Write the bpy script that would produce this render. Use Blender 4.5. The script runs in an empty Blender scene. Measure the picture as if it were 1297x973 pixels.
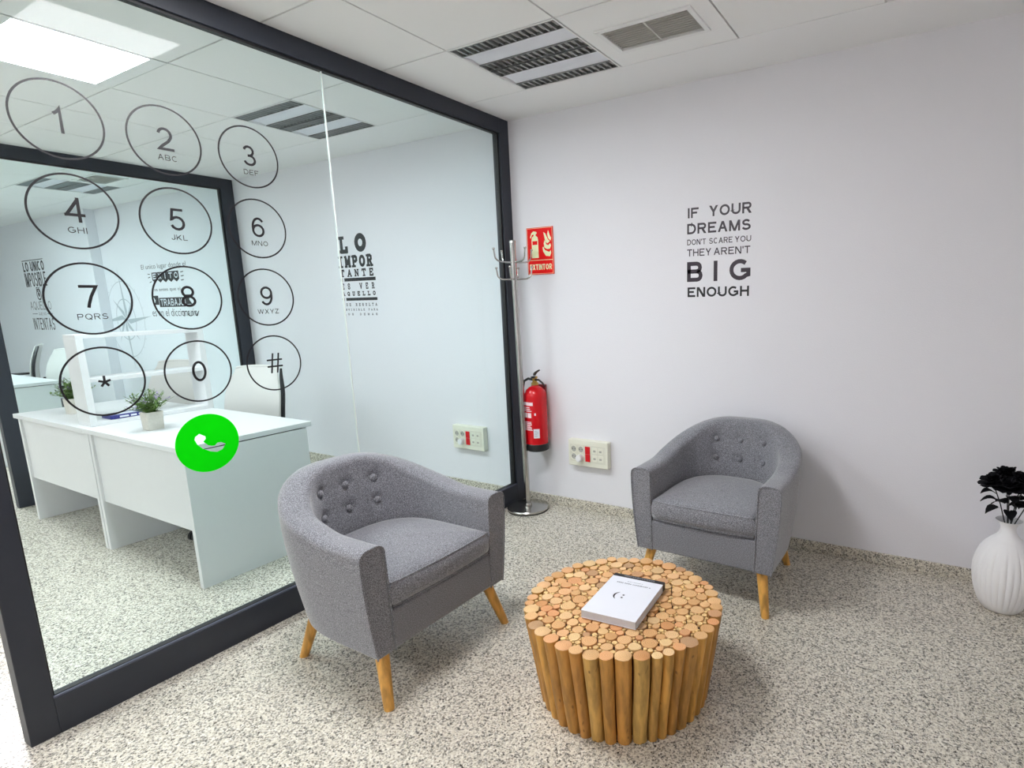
import bpy, bmesh, math, random
from mathutils import Vector, Matrix
random.seed(7)
PI = math.pi
S = bpy.context.scene
COL = S.collection

# ------------------------------------------------------------------ camera
H = 2.554                                   # ceiling height
cam_data = bpy.data.cameras.new('camera')
cam = bpy.data.objects.new('camera', cam_data); COL.objects.link(cam)
yaw, pitch, roll = -0.5126, -0.1772, -0.02157
f = Vector((math.cos(pitch)*math.sin(yaw), math.cos(pitch)*math.cos(yaw), math.sin(pitch)))
r = Vector((math.cos(yaw), -math.sin(yaw), 0)); u = r.cross(f)
r2 = math.cos(roll)*r + math.sin(roll)*u
u2 = -math.sin(roll)*r + math.cos(roll)*u
cam.matrix_world = Matrix(((r2.x, u2.x, -f.x, 2.4787), (r2.y, u2.y, -f.y, -3.1603), (r2.z, u2.z, -f.z, 1.4107), (0, 0, 0, 1)))
cam_data.sensor_fit = 'HORIZONTAL'; cam_data.sensor_width = 36.0
cam_data.lens = 725.5/1297*36.0
cam_data.shift_x = -121.8/1297
cam_data.shift_y = 21.75/1297
cam_data.clip_start = 0.02
S.camera = cam

# ------------------------------------------------------------------ world, lights, exposure
w = bpy.data.worlds.new('world'); S.world = w; w.use_nodes = True
w.node_tree.nodes['Background'].inputs[0].default_value = (0.8, 0.87, 1.0, 1)
w.node_tree.nodes['Background'].inputs[1].default_value = 0.3
LAMP_POWER = 14.5                           # emission of the LED ceiling panels
LAMP_COLOR = (0.965, 0.968, 1.0)
S.view_settings.view_transform = 'Standard'
S.view_settings.look = 'None'
S.view_settings.gamma = 1.0
S.view_settings.use_curve_mapping = False
S.view_settings.exposure = 1.55
S.cycles.max_bounces = 10
S.cycles.diffuse_bounces = 8
S.cycles.transparent_max_bounces = 16
S.cycles.caustics_reflective = False
S.cycles.caustics_refractive = False
S.cycles.sample_clamp_indirect = 6.0

# ------------------------------------------------------------------ materials
def lin(c):
    return tuple(((v/255)/12.92 if v/255 <= 0.04045 else ((v/255+0.055)/1.055)**2.4) for v in c)

def mat(name, col, rough=0.5, metal=0.0, spec=0.5, noise=None, bump=None, emit=None):
    """col sRGB 0-255; noise=(scale, amount) modulates value; bump=(scale, strength, distance)"""
    m = bpy.data.materials.new(name); m.use_nodes = True
    nt = m.node_tree; b = nt.nodes['Principled BSDF']
    c = lin(col)
    b.inputs['Base Color'].default_value = (*c, 1)
    b.inputs['Roughness'].default_value = rough
    b.inputs['Metallic'].default_value = metal
    b.inputs['Specular IOR Level'].default_value = spec
    tc = nt.nodes.new('ShaderNodeTexCoord')
    if noise:
        n = nt.nodes.new('ShaderNodeTexNoise'); n.inputs['Scale'].default_value = noise[0]; n.inputs['Detail'].default_value = 4
        nt.links.new(tc.outputs['Object'], n.inputs['Vector'])
        mx = nt.nodes.new('ShaderNodeMix'); mx.data_type = 'RGBA'
        a = noise[1]
        mx.inputs['A'].default_value = (*[v*(1-a) for v in c], 1); mx.inputs['B'].default_value = (*[min(1, v*(1+a)) for v in c], 1)
        cr = nt.nodes.new('ShaderNodeMapRange'); cr.inputs['From Min'].default_value = 0.3; cr.inputs['From Max'].default_value = 0.7
        nt.links.new(n.outputs['Fac'], cr.inputs['Value'])
        nt.links.new(cr.outputs['Result'], mx.inputs['Factor']); nt.links.new(mx.outputs['Result'], b.inputs['Base Color'])
    if bump:
        n = nt.nodes.new('ShaderNodeTexNoise'); n.inputs['Scale'].default_value = bump[0]; n.inputs['Detail'].default_value = 3
        nt.links.new(tc.outputs['Object'], n.inputs['Vector'])
        bp = nt.nodes.new('ShaderNodeBump'); bp.inputs['Strength'].default_value = bump[1]; bp.inputs['Distance'].default_value = bump[2]
        nt.links.new(n.outputs['Fac'], bp.inputs['Height']); nt.links.new(bp.outputs['Normal'], b.inputs['Normal'])
    if emit:
        b.inputs['Emission Color'].default_value = (*emit[0], 1); b.inputs['Emission Strength'].default_value = emit[1]
    return m

def ramp(nt, stops, interp='LINEAR'):
    cr = nt.nodes.new('ShaderNodeValToRGB'); cr.color_ramp.interpolation = interp
    el = cr.color_ramp.elements
    while len(el) < len(stops): el.new(0.5)
    for e, (p, c) in zip(el, stops): e.position = p; e.color = (*lin(c), 1)
    return cr

def terrazzo():
    m = bpy.data.materials.new('terrazzo'); m.use_nodes = True; nt = m.node_tree; b = nt.nodes['Principled BSDF']
    tc = nt.nodes.new('ShaderNodeTexCoord')
    v = nt.nodes.new('ShaderNodeTexVoronoi'); v.inputs['Scale'].default_value = 165; v.inputs['Randomness'].default_value = 1.0
    nt.links.new(tc.outputs['Object'], v.inputs['Vector'])
    sep = nt.nodes.new('ShaderNodeSeparateColor'); nt.links.new(v.outputs['Color'], sep.inputs['Color'])
    cr = ramp(nt, [(0.0, (48, 44, 40)), (0.13, (104, 97, 88)), (0.25, (164, 155, 140)), (0.40, (208, 200, 182)), (0.70, (222, 215, 198)), (0.9, (236, 231, 218))], 'CONSTANT')
    nt.links.new(sep.outputs['Red'], cr.inputs['Fac'])
    v2 = nt.nodes.new('ShaderNodeTexVoronoi'); v2.inputs['Scale'].default_value = 260
    nt.links.new(tc.outputs['Object'], v2.inputs['Vector'])
    sep2 = nt.nodes.new('ShaderNodeSeparateColor'); nt.links.new(v2.outputs['Color'], sep2.inputs['Color'])
    cr2 = ramp(nt, [(0.0, (80, 74, 70)), (0.22, (210, 204, 192)), (0.6, (230, 226, 216))], 'CONSTANT')
    nt.links.new(sep2.outputs['Green'], cr2.inputs['Fac'])
    mx = nt.nodes.new('ShaderNodeMix'); mx.data_type = 'RGBA'; mx.inputs['Factor'].default_value = 0.4
    nt.links.new(cr.outputs['Color'], mx.inputs['A']); nt.links.new(cr2.outputs['Color'], mx.inputs['B'])
    nt.links.new(mx.outputs['Result'], b.inputs['Base Color'])
    b.inputs['Roughness'].default_value = 0.24; b.inputs['Specular IOR Level'].default_value = 0.45
    return m

def fabric():
    m = bpy.data.materials.new('heather_grey_fabric'); m.use_nodes = True; nt = m.node_tree; b = nt.nodes['Principled BSDF']
    tc = nt.nodes.new('ShaderNodeTexCoord')
    n = nt.nodes.new('ShaderNodeTexNoise'); n.inputs['Scale'].default_value = 330; n.inputs['Detail'].default_value = 2
    nt.links.new(tc.outputs['Object'], n.inputs['Vector'])
    cr = ramp(nt, [(0.33, (84, 84, 90)), (0.5, (123, 123, 129)), (0.66, (166, 166, 172))])
    nt.links.new(n.outputs['Fac'], cr.inputs['Fac']); nt.links.new(cr.outputs['Color'], b.inputs['Base Color'])
    bp = nt.nodes.new('ShaderNodeBump'); bp.inputs['Strength'].default_value = 0.35; bp.inputs['Distance'].default_value = 0.002
    nt.links.new(n.outputs['Fac'], bp.inputs['Height']); nt.links.new(bp.outputs['Normal'], b.inputs['Normal'])
    b.inputs['Roughness'].default_value = 0.9; b.inputs['Specular IOR Level'].default_value = 0.15
    b.inputs['Sheen Weight'].default_value = 0.55; b.inputs['Sheen Roughness'].default_value = 0.45
    return m

def wood(name, stops, rings=False, rough=0.55, streak=True, knots=False):
    """log bark / end grain; tone varies per object through Object Info random"""
    m = bpy.data.materials.new(name); m.use_nodes = True; nt = m.node_tree; b = nt.nodes['Principled BSDF']
    tc = nt.nodes.new('ShaderNodeTexCoord'); oi = nt.nodes.new('ShaderNodeObjectInfo')
    cr = ramp(nt, stops); nt.links.new(oi.outputs['Random'], cr.inputs['Fac'])
    mp = nt.nodes.new('ShaderNodeMapping'); nt.links.new(tc.outputs['Object'], mp.inputs['Vector'])
    off = nt.nodes.new('ShaderNodeVectorMath'); off.operation = 'SCALE'; off.inputs[0].default_value = (7, 5, 3)
    nt.links.new(oi.outputs['Random'], off.inputs['Scale'])
    if not rings:
        nt.links.new(off.outputs['Vector'], mp.inputs['Location'])
        mp.inputs['Scale'].default_value = (45, 45, 7) if streak else (60, 60, 60)
        n = nt.nodes.new('ShaderNodeTexNoise'); n.inputs['Scale'].default_value = 1.0; n.inputs['Detail'].default_value = 5
        nt.links.new(mp.outputs['Vector'], n.inputs['Vector'])
        fac = n.outputs['Fac']
        lo, hi = 0.36, 0.62
    else:
        wv = nt.nodes.new('ShaderNodeTexWave'); wv.wave_type = 'RINGS'; wv.rings_direction = 'Z'
        wv.inputs['Scale'].default_value = 60; wv.inputs['Distortion'].default_value = 2.5; wv.inputs['Detail'].default_value = 2; wv.inputs['Detail Scale'].default_value = 2
        nt.links.new(mp.outputs['Vector'], wv.inputs['Vector'])
        fac = wv.outputs['Fac']; lo, hi = -0.4, 1.0
    mr = nt.nodes.new('ShaderNodeMapRange'); mr.inputs['From Min'].default_value = lo; mr.inputs['From Max'].default_value = hi
    mr.inputs['To Min'].default_value = 0.62 if not rings else 0.72; mr.inputs['To Max'].default_value = 1.08
    nt.links.new(fac, mr.inputs['Value'])
    vm = nt.nodes.new('ShaderNodeVectorMath'); vm.operation = 'SCALE'
    nt.links.new(cr.outputs['Color'], vm.inputs[0]); nt.links.new(mr.outputs['Result'], vm.inputs['Scale'])
    nt.links.new(vm.outputs['Vector'], b.inputs['Base Color'])
    if knots:
        kn = nt.nodes.new('ShaderNodeTexNoise'); kn.inputs['Scale'].default_value = 0.55; kn.inputs['Detail'].default_value = 1
        mk = nt.nodes.new('ShaderNodeMapping'); mk.inputs['Scale'].default_value = (80, 80, 38)
        nt.links.new(tc.outputs['Object'], mk.inputs['Vector']); nt.links.new(off.outputs['Vector'], mk.inputs['Location'])
        nt.links.new(mk.outputs['Vector'], kn.inputs['Vector'])
        kr = nt.nodes.new('ShaderNodeMapRange'); kr.inputs['From Min'].default_value = 0.69; kr.inputs['From Max'].default_value = 0.76; kr.inputs['To Max'].default_value = 0.75
        nt.links.new(kn.outputs['Fac'], kr.inputs['Value'])
        kx = nt.nodes.new('ShaderNodeMix'); kx.data_type = 'RGBA'; kx.inputs['B'].default_value = (*lin((72, 46, 24)), 1)
        nt.links.new(kr.outputs['Result'], kx.inputs['Factor']); nt.links.new(vm.outputs['Vector'], kx.inputs['A']); nt.links.new(kx.outputs['Result'], b.inputs['Base Color'])
    bp = nt.nodes.new('ShaderNodeBump'); bp.inputs['Strength'].default_value = 0.3; bp.inputs['Distance'].default_value = 0.002
    nt.links.new(fac, bp.inputs['Height']); nt.links.new(bp.outputs['Normal'], b.inputs['Normal'])
    b.inputs['Roughness'].default_value = rough
    return m

def glass():
    m = bpy.data.materials.new('partition_glass'); m.use_nodes = True; nt = m.node_tree
    nt.nodes.remove(nt.nodes['Principled BSDF']); out = nt.nodes['Material Output']
    tr = nt.nodes.new('ShaderNodeBsdfTransparent'); tr.inputs['Color'].default_value = (0.925, 0.985, 0.985, 1)
    gl = nt.nodes.new('ShaderNodeBsdfGlossy'); gl.inputs['Roughness'].default_value = 0.0; gl.inputs['Color'].default_value = (1, 1, 1, 1)
    fr = nt.nodes.new('ShaderNodeFresnel'); fr.inputs['IOR'].default_value = 1.2
    geo = nt.nodes.new('ShaderNodeNewGeometry')          # only the outward face of each pane surface mirrors
    inv = nt.nodes.new('ShaderNodeMath'); inv.operation = 'SUBTRACT'; inv.inputs[0].default_value = 1.0
    nt.links.new(geo.outputs['Backfacing'], inv.inputs[1])
    mu = nt.nodes.new('ShaderNodeMath'); mu.operation = 'MULTIPLY'
    nt.links.new(fr.outputs['Fac'], mu.inputs[0]); nt.links.new(inv.outputs['Value'], mu.inputs[1])
    mx = nt.nodes.new('ShaderNodeMixShader')
    nt.links.new(mu.outputs['Value'], mx.inputs['Fac']); nt.links.new(tr.outputs['BSDF'], mx.inputs[1]); nt.links.new(gl.outputs['BSDF'], mx.inputs[2])
    nt.links.new(mx.outputs['Shader'], out.inputs['Surface'])
    return m

M = dict(
    terrazzo=terrazzo(), fabric=fabric(), glass=glass(),
    wall=mat('white_wall_paint', (231, 230, 235), 0.75, spec=0.25, bump=(170, 0.35, 0.003)),
    tile=mat('ceiling_tile', (242, 242, 242), 0.9, spec=0.1, bump=(300, 0.2, 0.002)),
    plaster=mat('ceiling_plaster', (240, 240, 241), 0.85, spec=0.1),
    grid=mat('ceiling_grid', (188, 186, 184), 0.6),
    frame=mat('slate_aluminium', (40, 44, 54), 0.42, spec=0.5, noise=(9, 0.06)),
    gasket=mat('black_gasket', (12, 12, 14), 0.5),
    bead=mat('glazing_bead', (96, 98, 116), 0.35, metal=0.4),
    white=mat('white_laminate', (219, 219, 220), 0.35, noise=(40, 0.01)),
    offwhite=mat('white_enamel', (235, 235, 235), 0.4),
    darkgap=mat('dark_gap', (20, 20, 22), 0.7),
    decal=mat('black_vinyl', (16, 15, 20), 0.45),
    decal_purple=mat('aubergine_vinyl', (44, 30, 44), 0.35),
    decal_grey=mat('pale_grey_vinyl', (176, 184, 190), 0.5),
    decal_mid=mat('grey_vinyl', (86, 92, 98), 0.5),
    green=mat('green_vinyl', (0, 232, 0), 0.6, spec=0.1),
    lamp=mat('lamp_diffuser', (250, 250, 250), 0.4, emit=(LAMP_COLOR, LAMP_POWER)),
    louver=mat('louver_aluminium', (150, 152, 150), 0.28, metal=0.85),
    louver_dark=mat('louver_recess', (92, 94, 94), 0.5, metal=0.4),
    reflector=mat('lamp_reflector', (226, 228, 236), 0.4),
    vent=mat('vent_metal', (214, 212, 208), 0.5),
    legwood=wood('varnished_beech', [(0.0, (222, 164, 78)), (1.0, (226, 170, 86))], rough=0.4),
    bark=wood('peeled_log', [(0.0, (172, 114, 50)), (0.25, (204, 148, 70)), (0.5, (214, 160, 76)), (0.75, (184, 128, 58)), (1.0, (206, 164, 88))], knots=True),
    slice_=wood('log_end_grain', [(0.0, (222, 166, 112)), (0.2, (236, 190, 134)), (0.4, (212, 160, 104)), (0.55, (240, 200, 148)), (0.7, (228, 162, 108)), (0.82, (190, 150, 110)), (0.9, (244, 208, 150)), (1.0, (204, 140, 84))], rings=True),
    tablecore=mat('table_core', (70, 46, 26), 0.8, noise=(60, 0.2)),
    steel=mat('brushed_steel', (190, 188, 184), 0.22, metal=1.0),
    rubber=mat('black_rubber', (18, 18, 19), 0.6),
    red=mat('extinguisher_red', (204, 8, 22), 0.22, noise=(20, 0.04)),
    signred=mat('sign_red', (232, 8, 8), 0.5, spec=0.2),
    cream=mat('photoluminescent_print', (238, 236, 190), 0.5),
    brass=mat('brass', (196, 160, 86), 0.3, metal=0.9),
    black=mat('black_plastic', (20, 20, 22), 0.4),
    ivory=mat('ivory_plastic', (232, 231, 216), 0.4),
    ivory2=mat('ivory_plastic_module', (222, 221, 206), 0.4),
    socketwell=mat('socket_well', (176, 176, 168), 0.5),
    portgrey=mat('port_shadow', (176, 175, 164), 0.5),
    socketdark=mat('socket_recess', (120, 120, 116), 0.5),
    redplastic=mat('red_plastic', (212, 20, 30), 0.3),
    darkred=mat('dark_red_plastic', (120, 14, 20), 0.4),
    paper=mat('white_paper', (226, 228, 236), 0.6, spec=0.3),
    pages=mat('page_edges', (198, 200, 206), 0.8, noise=(300, 0.05)),
    greyink=mat('grey_ink', (150, 152, 160), 0.6),
    pinkink=mat('pale_pink_print', (240, 214, 220), 0.5),
    ceramic=mat('matt_white_ceramic', (240, 239, 240), 0.5, spec=0.4),
    petal=mat('black_petals', (14, 13, 18), 0.75, spec=0.2),
    stem=mat('black_stem', (24, 23, 24), 0.6),
    pot=mat('stone_pot', (206, 200, 190), 0.8, noise=(70, 0.06)),
    soil=mat('soil', (52, 40, 30), 0.9),
    leaf=mat('green_leaf', (92, 122, 52), 0.6, noise=(60, 0.35)),
    bloom=mat('lavender_bloom', (150, 134, 172), 0.7),
    blue=mat('navy_card', (42, 46, 120), 0.5),
    meshback=mat('pale_chair_mesh', (204, 202, 198), 0.7, bump=(500, 0.4, 0.002)),
    seatgrey=mat('grey_seat_fabric', (120, 120, 122), 0.85),
)

# ------------------------------------------------------------------ mesh helpers
class MB:
    def __init__(s): s.v = []; s.f = []; s.mi = []
    def add(s, verts, faces, m=0):
        o = len(s.v); s.v += [tuple(p) for p in verts]; s.f += [tuple(i+o for i in q) for q in faces]; s.mi += [m]*len(faces)
        return s
    def box(s, x0, y0, z0, x1, y1, z1, m=0):
        return s.add([(x0,y0,z0),(x1,y0,z0),(x1,y1,z0),(x0,y1,z0),(x0,y0,z1),(x1,y0,z1),(x1,y1,z1),(x0,y1,z1)],
                     [(0,3,2,1),(4,5,6,7),(0,1,5,4),(1,2,6,5),(2,3,7,6),(3,0,4,7)], m)
    def loft(s, rings, cap0=True, cap1=True, closed=True, m=0, mcap=None):
        o = len(s.v); n = len(rings[0])
        for rg in rings: s.v += [tuple(p) for p in rg]
        for i in range(len(rings)-1):
            for j in range(n if closed else n-1):
                k = (j+1) % n
                s.f.append((o+i*n+j, o+i*n+k, o+(i+1)*n+k, o+(i+1)*n+j)); s.mi.append(m)
        mc = m if mcap is None else mcap
        if cap0: s.f.append(tuple(o+j for j in reversed(range(n)))); s.mi.append(mc)
        if cap1: s.f.append(tuple(o+(len(rings)-1)*n+j for j in range(n))); s.mi.append(mc)
        return s
    def lathe(s, prof, c=(0,0,0), n=24, m=0, cap=True):
        rings = [[(c[0]+rr*math.cos(2*PI*j/n), c[1]+rr*math.sin(2*PI*j/n), c[2]+z) for j in range(n)] for rr, z in prof]
        return s.loft(rings, cap, cap, True, m)
    def tube(s, pts, rad, n=10, m=0, closed=False):
        pts = [Vector(p) for p in pts]; k = len(pts)
        rads = rad if isinstance(rad, (list, tuple)) else [rad]*k
        rings = []; prev = None
        for i in range(k):
            if closed: t = pts[(i+1) % k]-pts[i-1]
            else: t = pts[min(i+1, k-1)]-pts[max(i-1, 0)]
            if t.length < 1e-9: t = Vector((0,0,1))
            t.normalize()
            if prev is None: a = t.orthogonal().normalized()
            else:
                a = prev-t*prev.dot(t)
                a = t.orthogonal().normalized() if a.length < 1e-6 else a.normalized()
            prev = a; b = t.cross(a)
            rings.append([pts[i]+rads[i]*(math.cos(2*PI*j/n)*a+math.sin(2*PI*j/n)*b) for j in range(n)])
        if closed: rings.append(rings[0]); return s.loft(rings, False, False, True, m)
        return s.loft(rings, True, True, True, m)
    def prism(s, poly, fn, d, m=0):
        """poly (u,v) counter-clockwise; fn(u,v,w)->xyz; thickness d along w"""
        n = len(poly)
        a = [fn(p[0], p[1], 0) for p in poly]; b = [fn(p[0], p[1], d) for p in poly]
        return s.add(a+b, [tuple(reversed(range(n)))]+[tuple(range(n, 2*n))]+[(j, (j+1) % n, n+(j+1) % n, n+j) for j in range(n)], m)
    def mesh(s, name, mats, smooth=True, angle=35):
        me = bpy.data.meshes.new(name); me.from_pydata(s.v, [], s.f)
        for m in (mats if isinstance(mats, (list, tuple)) else [mats]): me.materials.append(M[m])
        me.polygons.foreach_set('material_index', s.mi)
        bm = bmesh.new(); bm.from_mesh(me); bmesh.ops.recalc_face_normals(bm, faces=bm.faces); bm.to_mesh(me); bm.free()
        me.polygons.foreach_set('use_smooth', [smooth]*len(me.polygons))
        if smooth: me.set_sharp_from_angle(angle=math.radians(angle))
        me.update()
        return me
    def build(s, name, mats, parent=None, loc=None, smooth=True, angle=35, bevel=0, label=None):
        return link(name, s.mesh(name, mats, smooth, angle), parent, loc, bevel, label)

def link(name, me, parent=None, loc=None, bevel=0, label=None):
    o = bpy.data.objects.new(name, me); COL.objects.link(o); o.parent = parent
    if loc: o.location = loc
    if bevel:
        b = o.modifiers.new('bevel', 'BEVEL'); b.width = bevel; b.segments = 2; b.limit_method = 'ANGLE'; b.angle_limit = math.radians(50)
    if label: o['label'] = label
    return o

def thing(name, label, cat, loc=(0,0,0), rz=0, group=None):
    o = bpy.data.objects.new(name, None); COL.objects.link(o)
    o.empty_display_size = 0.1; o.location = loc; o.rotation_euler = (0, 0, rz)
    return tag(o, label, cat, group)

def tag(o, label, cat, group=None):
    o['label'] = label; o['category'] = cat
    if group: o['group'] = group
    return o

def struct(o, label=None):
    o['kind'] = 'structure'
    if label: o['label'] = label
    return o

def copy_tree(o, parent=None):
    c = o.copy(); COL.objects.link(c); c.parent = parent
    for ch in [q for q in bpy.data.objects if q.parent == o]: copy_tree(ch, c)
    return c

_tc = {}
def glyphs(txt, bold=0.0):
    """flat font outline as (verts2d, faces), normalised to 0..1"""
    key = (txt, bold)
    if key in _tc: return _tc[key]
    cu = bpy.data.curves.new('lettering', 'FONT'); cu.body = txt; cu.offset = bold; cu.resolution_u = 3; cu.fill_mode = 'FRONT'
    o = bpy.data.objects.new('lettering', cu); COL.objects.link(o)
    dg = bpy.context.evaluated_depsgraph_get(); dg.update()
    me = bpy.data.meshes.new_from_object(o.evaluated_get(dg))
    vs = [(v.co.x, v.co.y) for v in me.vertices]; fs = [tuple(p.vertices) for p in me.polygons]
    bpy.data.objects.remove(o); bpy.data.curves.remove(cu); bpy.data.meshes.remove(me)
    x0 = min(v[0] for v in vs); x1 = max(v[0] for v in vs); y0 = min(v[1] for v in vs); y1 = max(v[1] for v in vs)
    vs = [((x-x0)/max(1e-6, x1-x0), (y-y0)/max(1e-6, y1-y0)) for x, y in vs]
    _tc[key] = (vs, fs, (x1-x0)/max(1e-6, y1-y0)); return _tc[key]

def text(mb, txt, u0, v0, u1, v1, fn, bold=0.0, m=0):
    vs, fs, _ = glyphs(txt, bold)
    mb.add([fn(u0+(u1-u0)*a, v0+(v1-v0)*b, 0) for a, b in vs], fs, m)

def rect(mb, u0, v0, u1, v1, fn, d=0.0004, m=0):
    mb.prism([(u0, v0), (u1, v0), (u1, v1), (u0, v1)], fn, d, m)

def smooth01(t):
    t = max(0.0, min(1.0, t)); return t*t*(3-2*t)

# slab-serif stroke letters for the eye-chart lettering: strokes on a unit box, serif marks at (u, v, half width)
SLAB = {
 'L': ([[(.28,0),(.28,1)],[(.28,.0),(.92,.0)],[(.92,.0),(.92,.26)]], [(.28,1,.22),(.2,0,.2)]),
 'O': ([[(.5+.4*math.cos(2*PI*i/20), .5+.45*math.sin(2*PI*i/20)) for i in range(21)]], []),
 'I': ([[(.5,0),(.5,1)]], [(.5,1,.26),(.5,0,.26)]),
 'M': ([[(.14,0),(.14,1),(.5,.25),(.86,1),(.86,0)]], [(.14,0,.14),(.86,0,.14),(.1,1,.1),(.9,1,.1)]),
 'P': ([[(.22,0),(.22,1)],[(.22,1),(.65,1),(.84,.88),(.84,.62),(.65,.5),(.22,.5)]], [(.24,0,.22),(.14,1,.12)]),
 'R': ([[(.22,0),(.22,1)],[(.22,1),(.62,1),(.8,.88),(.8,.64),(.62,.52),(.22,.52)],[(.55,.52),(.86,0)]], [(.22,0,.2),(.88,0,.12),(.14,1,.12)]),
 'T': ([[(.5,0),(.5,1)],[(.08,.78),(.08,1),(.92,1),(.92,.78)]], [(.5,0,.22)]),
 'A': ([[(.12,0),(.5,1),(.88,0)],[(.27,.34),(.73,.34)]], [(.12,0,.15),(.88,0,.15)]),
 'N': ([[(.16,0),(.16,1),(.84,0),(.84,1)]], [(.16,0,.15),(.84,1,.15),(.1,1,.1)]),
 'E': ([[(.2,0),(.2,1)],[(.88,.76),(.88,1),(.1,1)],[(.1,0),(.88,0),(.88,.24)],[(.2,.52),(.66,.52)]], []),
 'S': ([[(.84,.7),(.84,.86),(.66,1),(.34,1),(.16,.86),(.16,.64),(.34,.54),(.66,.46),(.84,.34),(.84,.14),(.66,0),(.34,0),(.16,.14),(.16,.3)]], []),
 'V': ([[(.1,1),(.5,0),(.9,1)]], [(.1,1,.14),(.9,1,.14)]),
 'Q': ([[(.5+.4*math.cos(2*PI*i/16), .5+.45*math.sin(2*PI*i/16)) for i in range(17)],[(.55,.3),(.92,-.08)]], []),
 'U': ([[(.18,1),(.18,.2),(.36,0),(.64,0),(.82,.2),(.82,1)]], [(.18,1,.15),(.82,1,.15)]),
 'B': ([[(.2,0),(.2,1),(.62,1),(.8,.88),(.8,.64),(.62,.53),(.2,.53)],[(.62,.53),(.86,.4),(.86,.14),(.66,0),(.2,0)]], []),
 'D': ([[(.2,0),(.2,1),(.56,1),(.84,.8),(.84,.2),(.56,0),(.2,0)]], []),
}
def slab(mb, txt, u0, v0, u1, v1, fn, t=0.2, fill=0.9, m=0):
    n = len(txt); cw = (u1-u0)/n
    for i, ch in enumerate(txt):
        if ch not in SLAB: continue
        a0 = u0+cw*(i+(1-fill)/2); aw = cw*fill; hh = v1-v0
        th = t*min(aw, hh)
        P = lambda q: (a0+th/2+q[0]*(aw-th), v0+th/2+q[1]*(hh-th))
        strokes, ser = SLAB[ch]
        segs = [(P(s[k]), P(s[k+1]), th) for s in strokes for k in range(len(s)-1)]
        for (su, sv, sw) in ser:
            c = P((su, sv)); segs.append(((c[0]-sw*aw, c[1]), (c[0]+sw*aw, c[1]), th*0.75))
        for k, (p, q, tt) in enumerate(segs):
            d = Vector((q[0]-p[0], q[1]-p[1])); 
            if d.length < 1e-6: continue
            d.normalize(); nn = Vector((-d.y, d.x))*tt/2; e = d*tt*0.35
            w = 0.00003*k
            mb.add([fn(p[0]-e.x-nn.x, p[1]-e.y-nn.y, w), fn(q[0]+e.x-nn.x, q[1]+e.y-nn.y, w), fn(q[0]+e.x+nn.x, q[1]+e.y+nn.y, w), fn(p[0]-e.x+nn.x, p[1]-e.y+nn.y, w)], [(0,1,2,3)], m)

def _arc(cx, cy, rx, ry, a0, a1, n=10): return [(cx+rx*math.cos(math.radians(a0+(a1-a0)*k/n)), cy+ry*math.sin(math.radians(a0+(a1-a0)*k/n))) for k in range(n+1)]
_C = _arc(.5, .5, .5, .5, 50, 310, 16)
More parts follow.
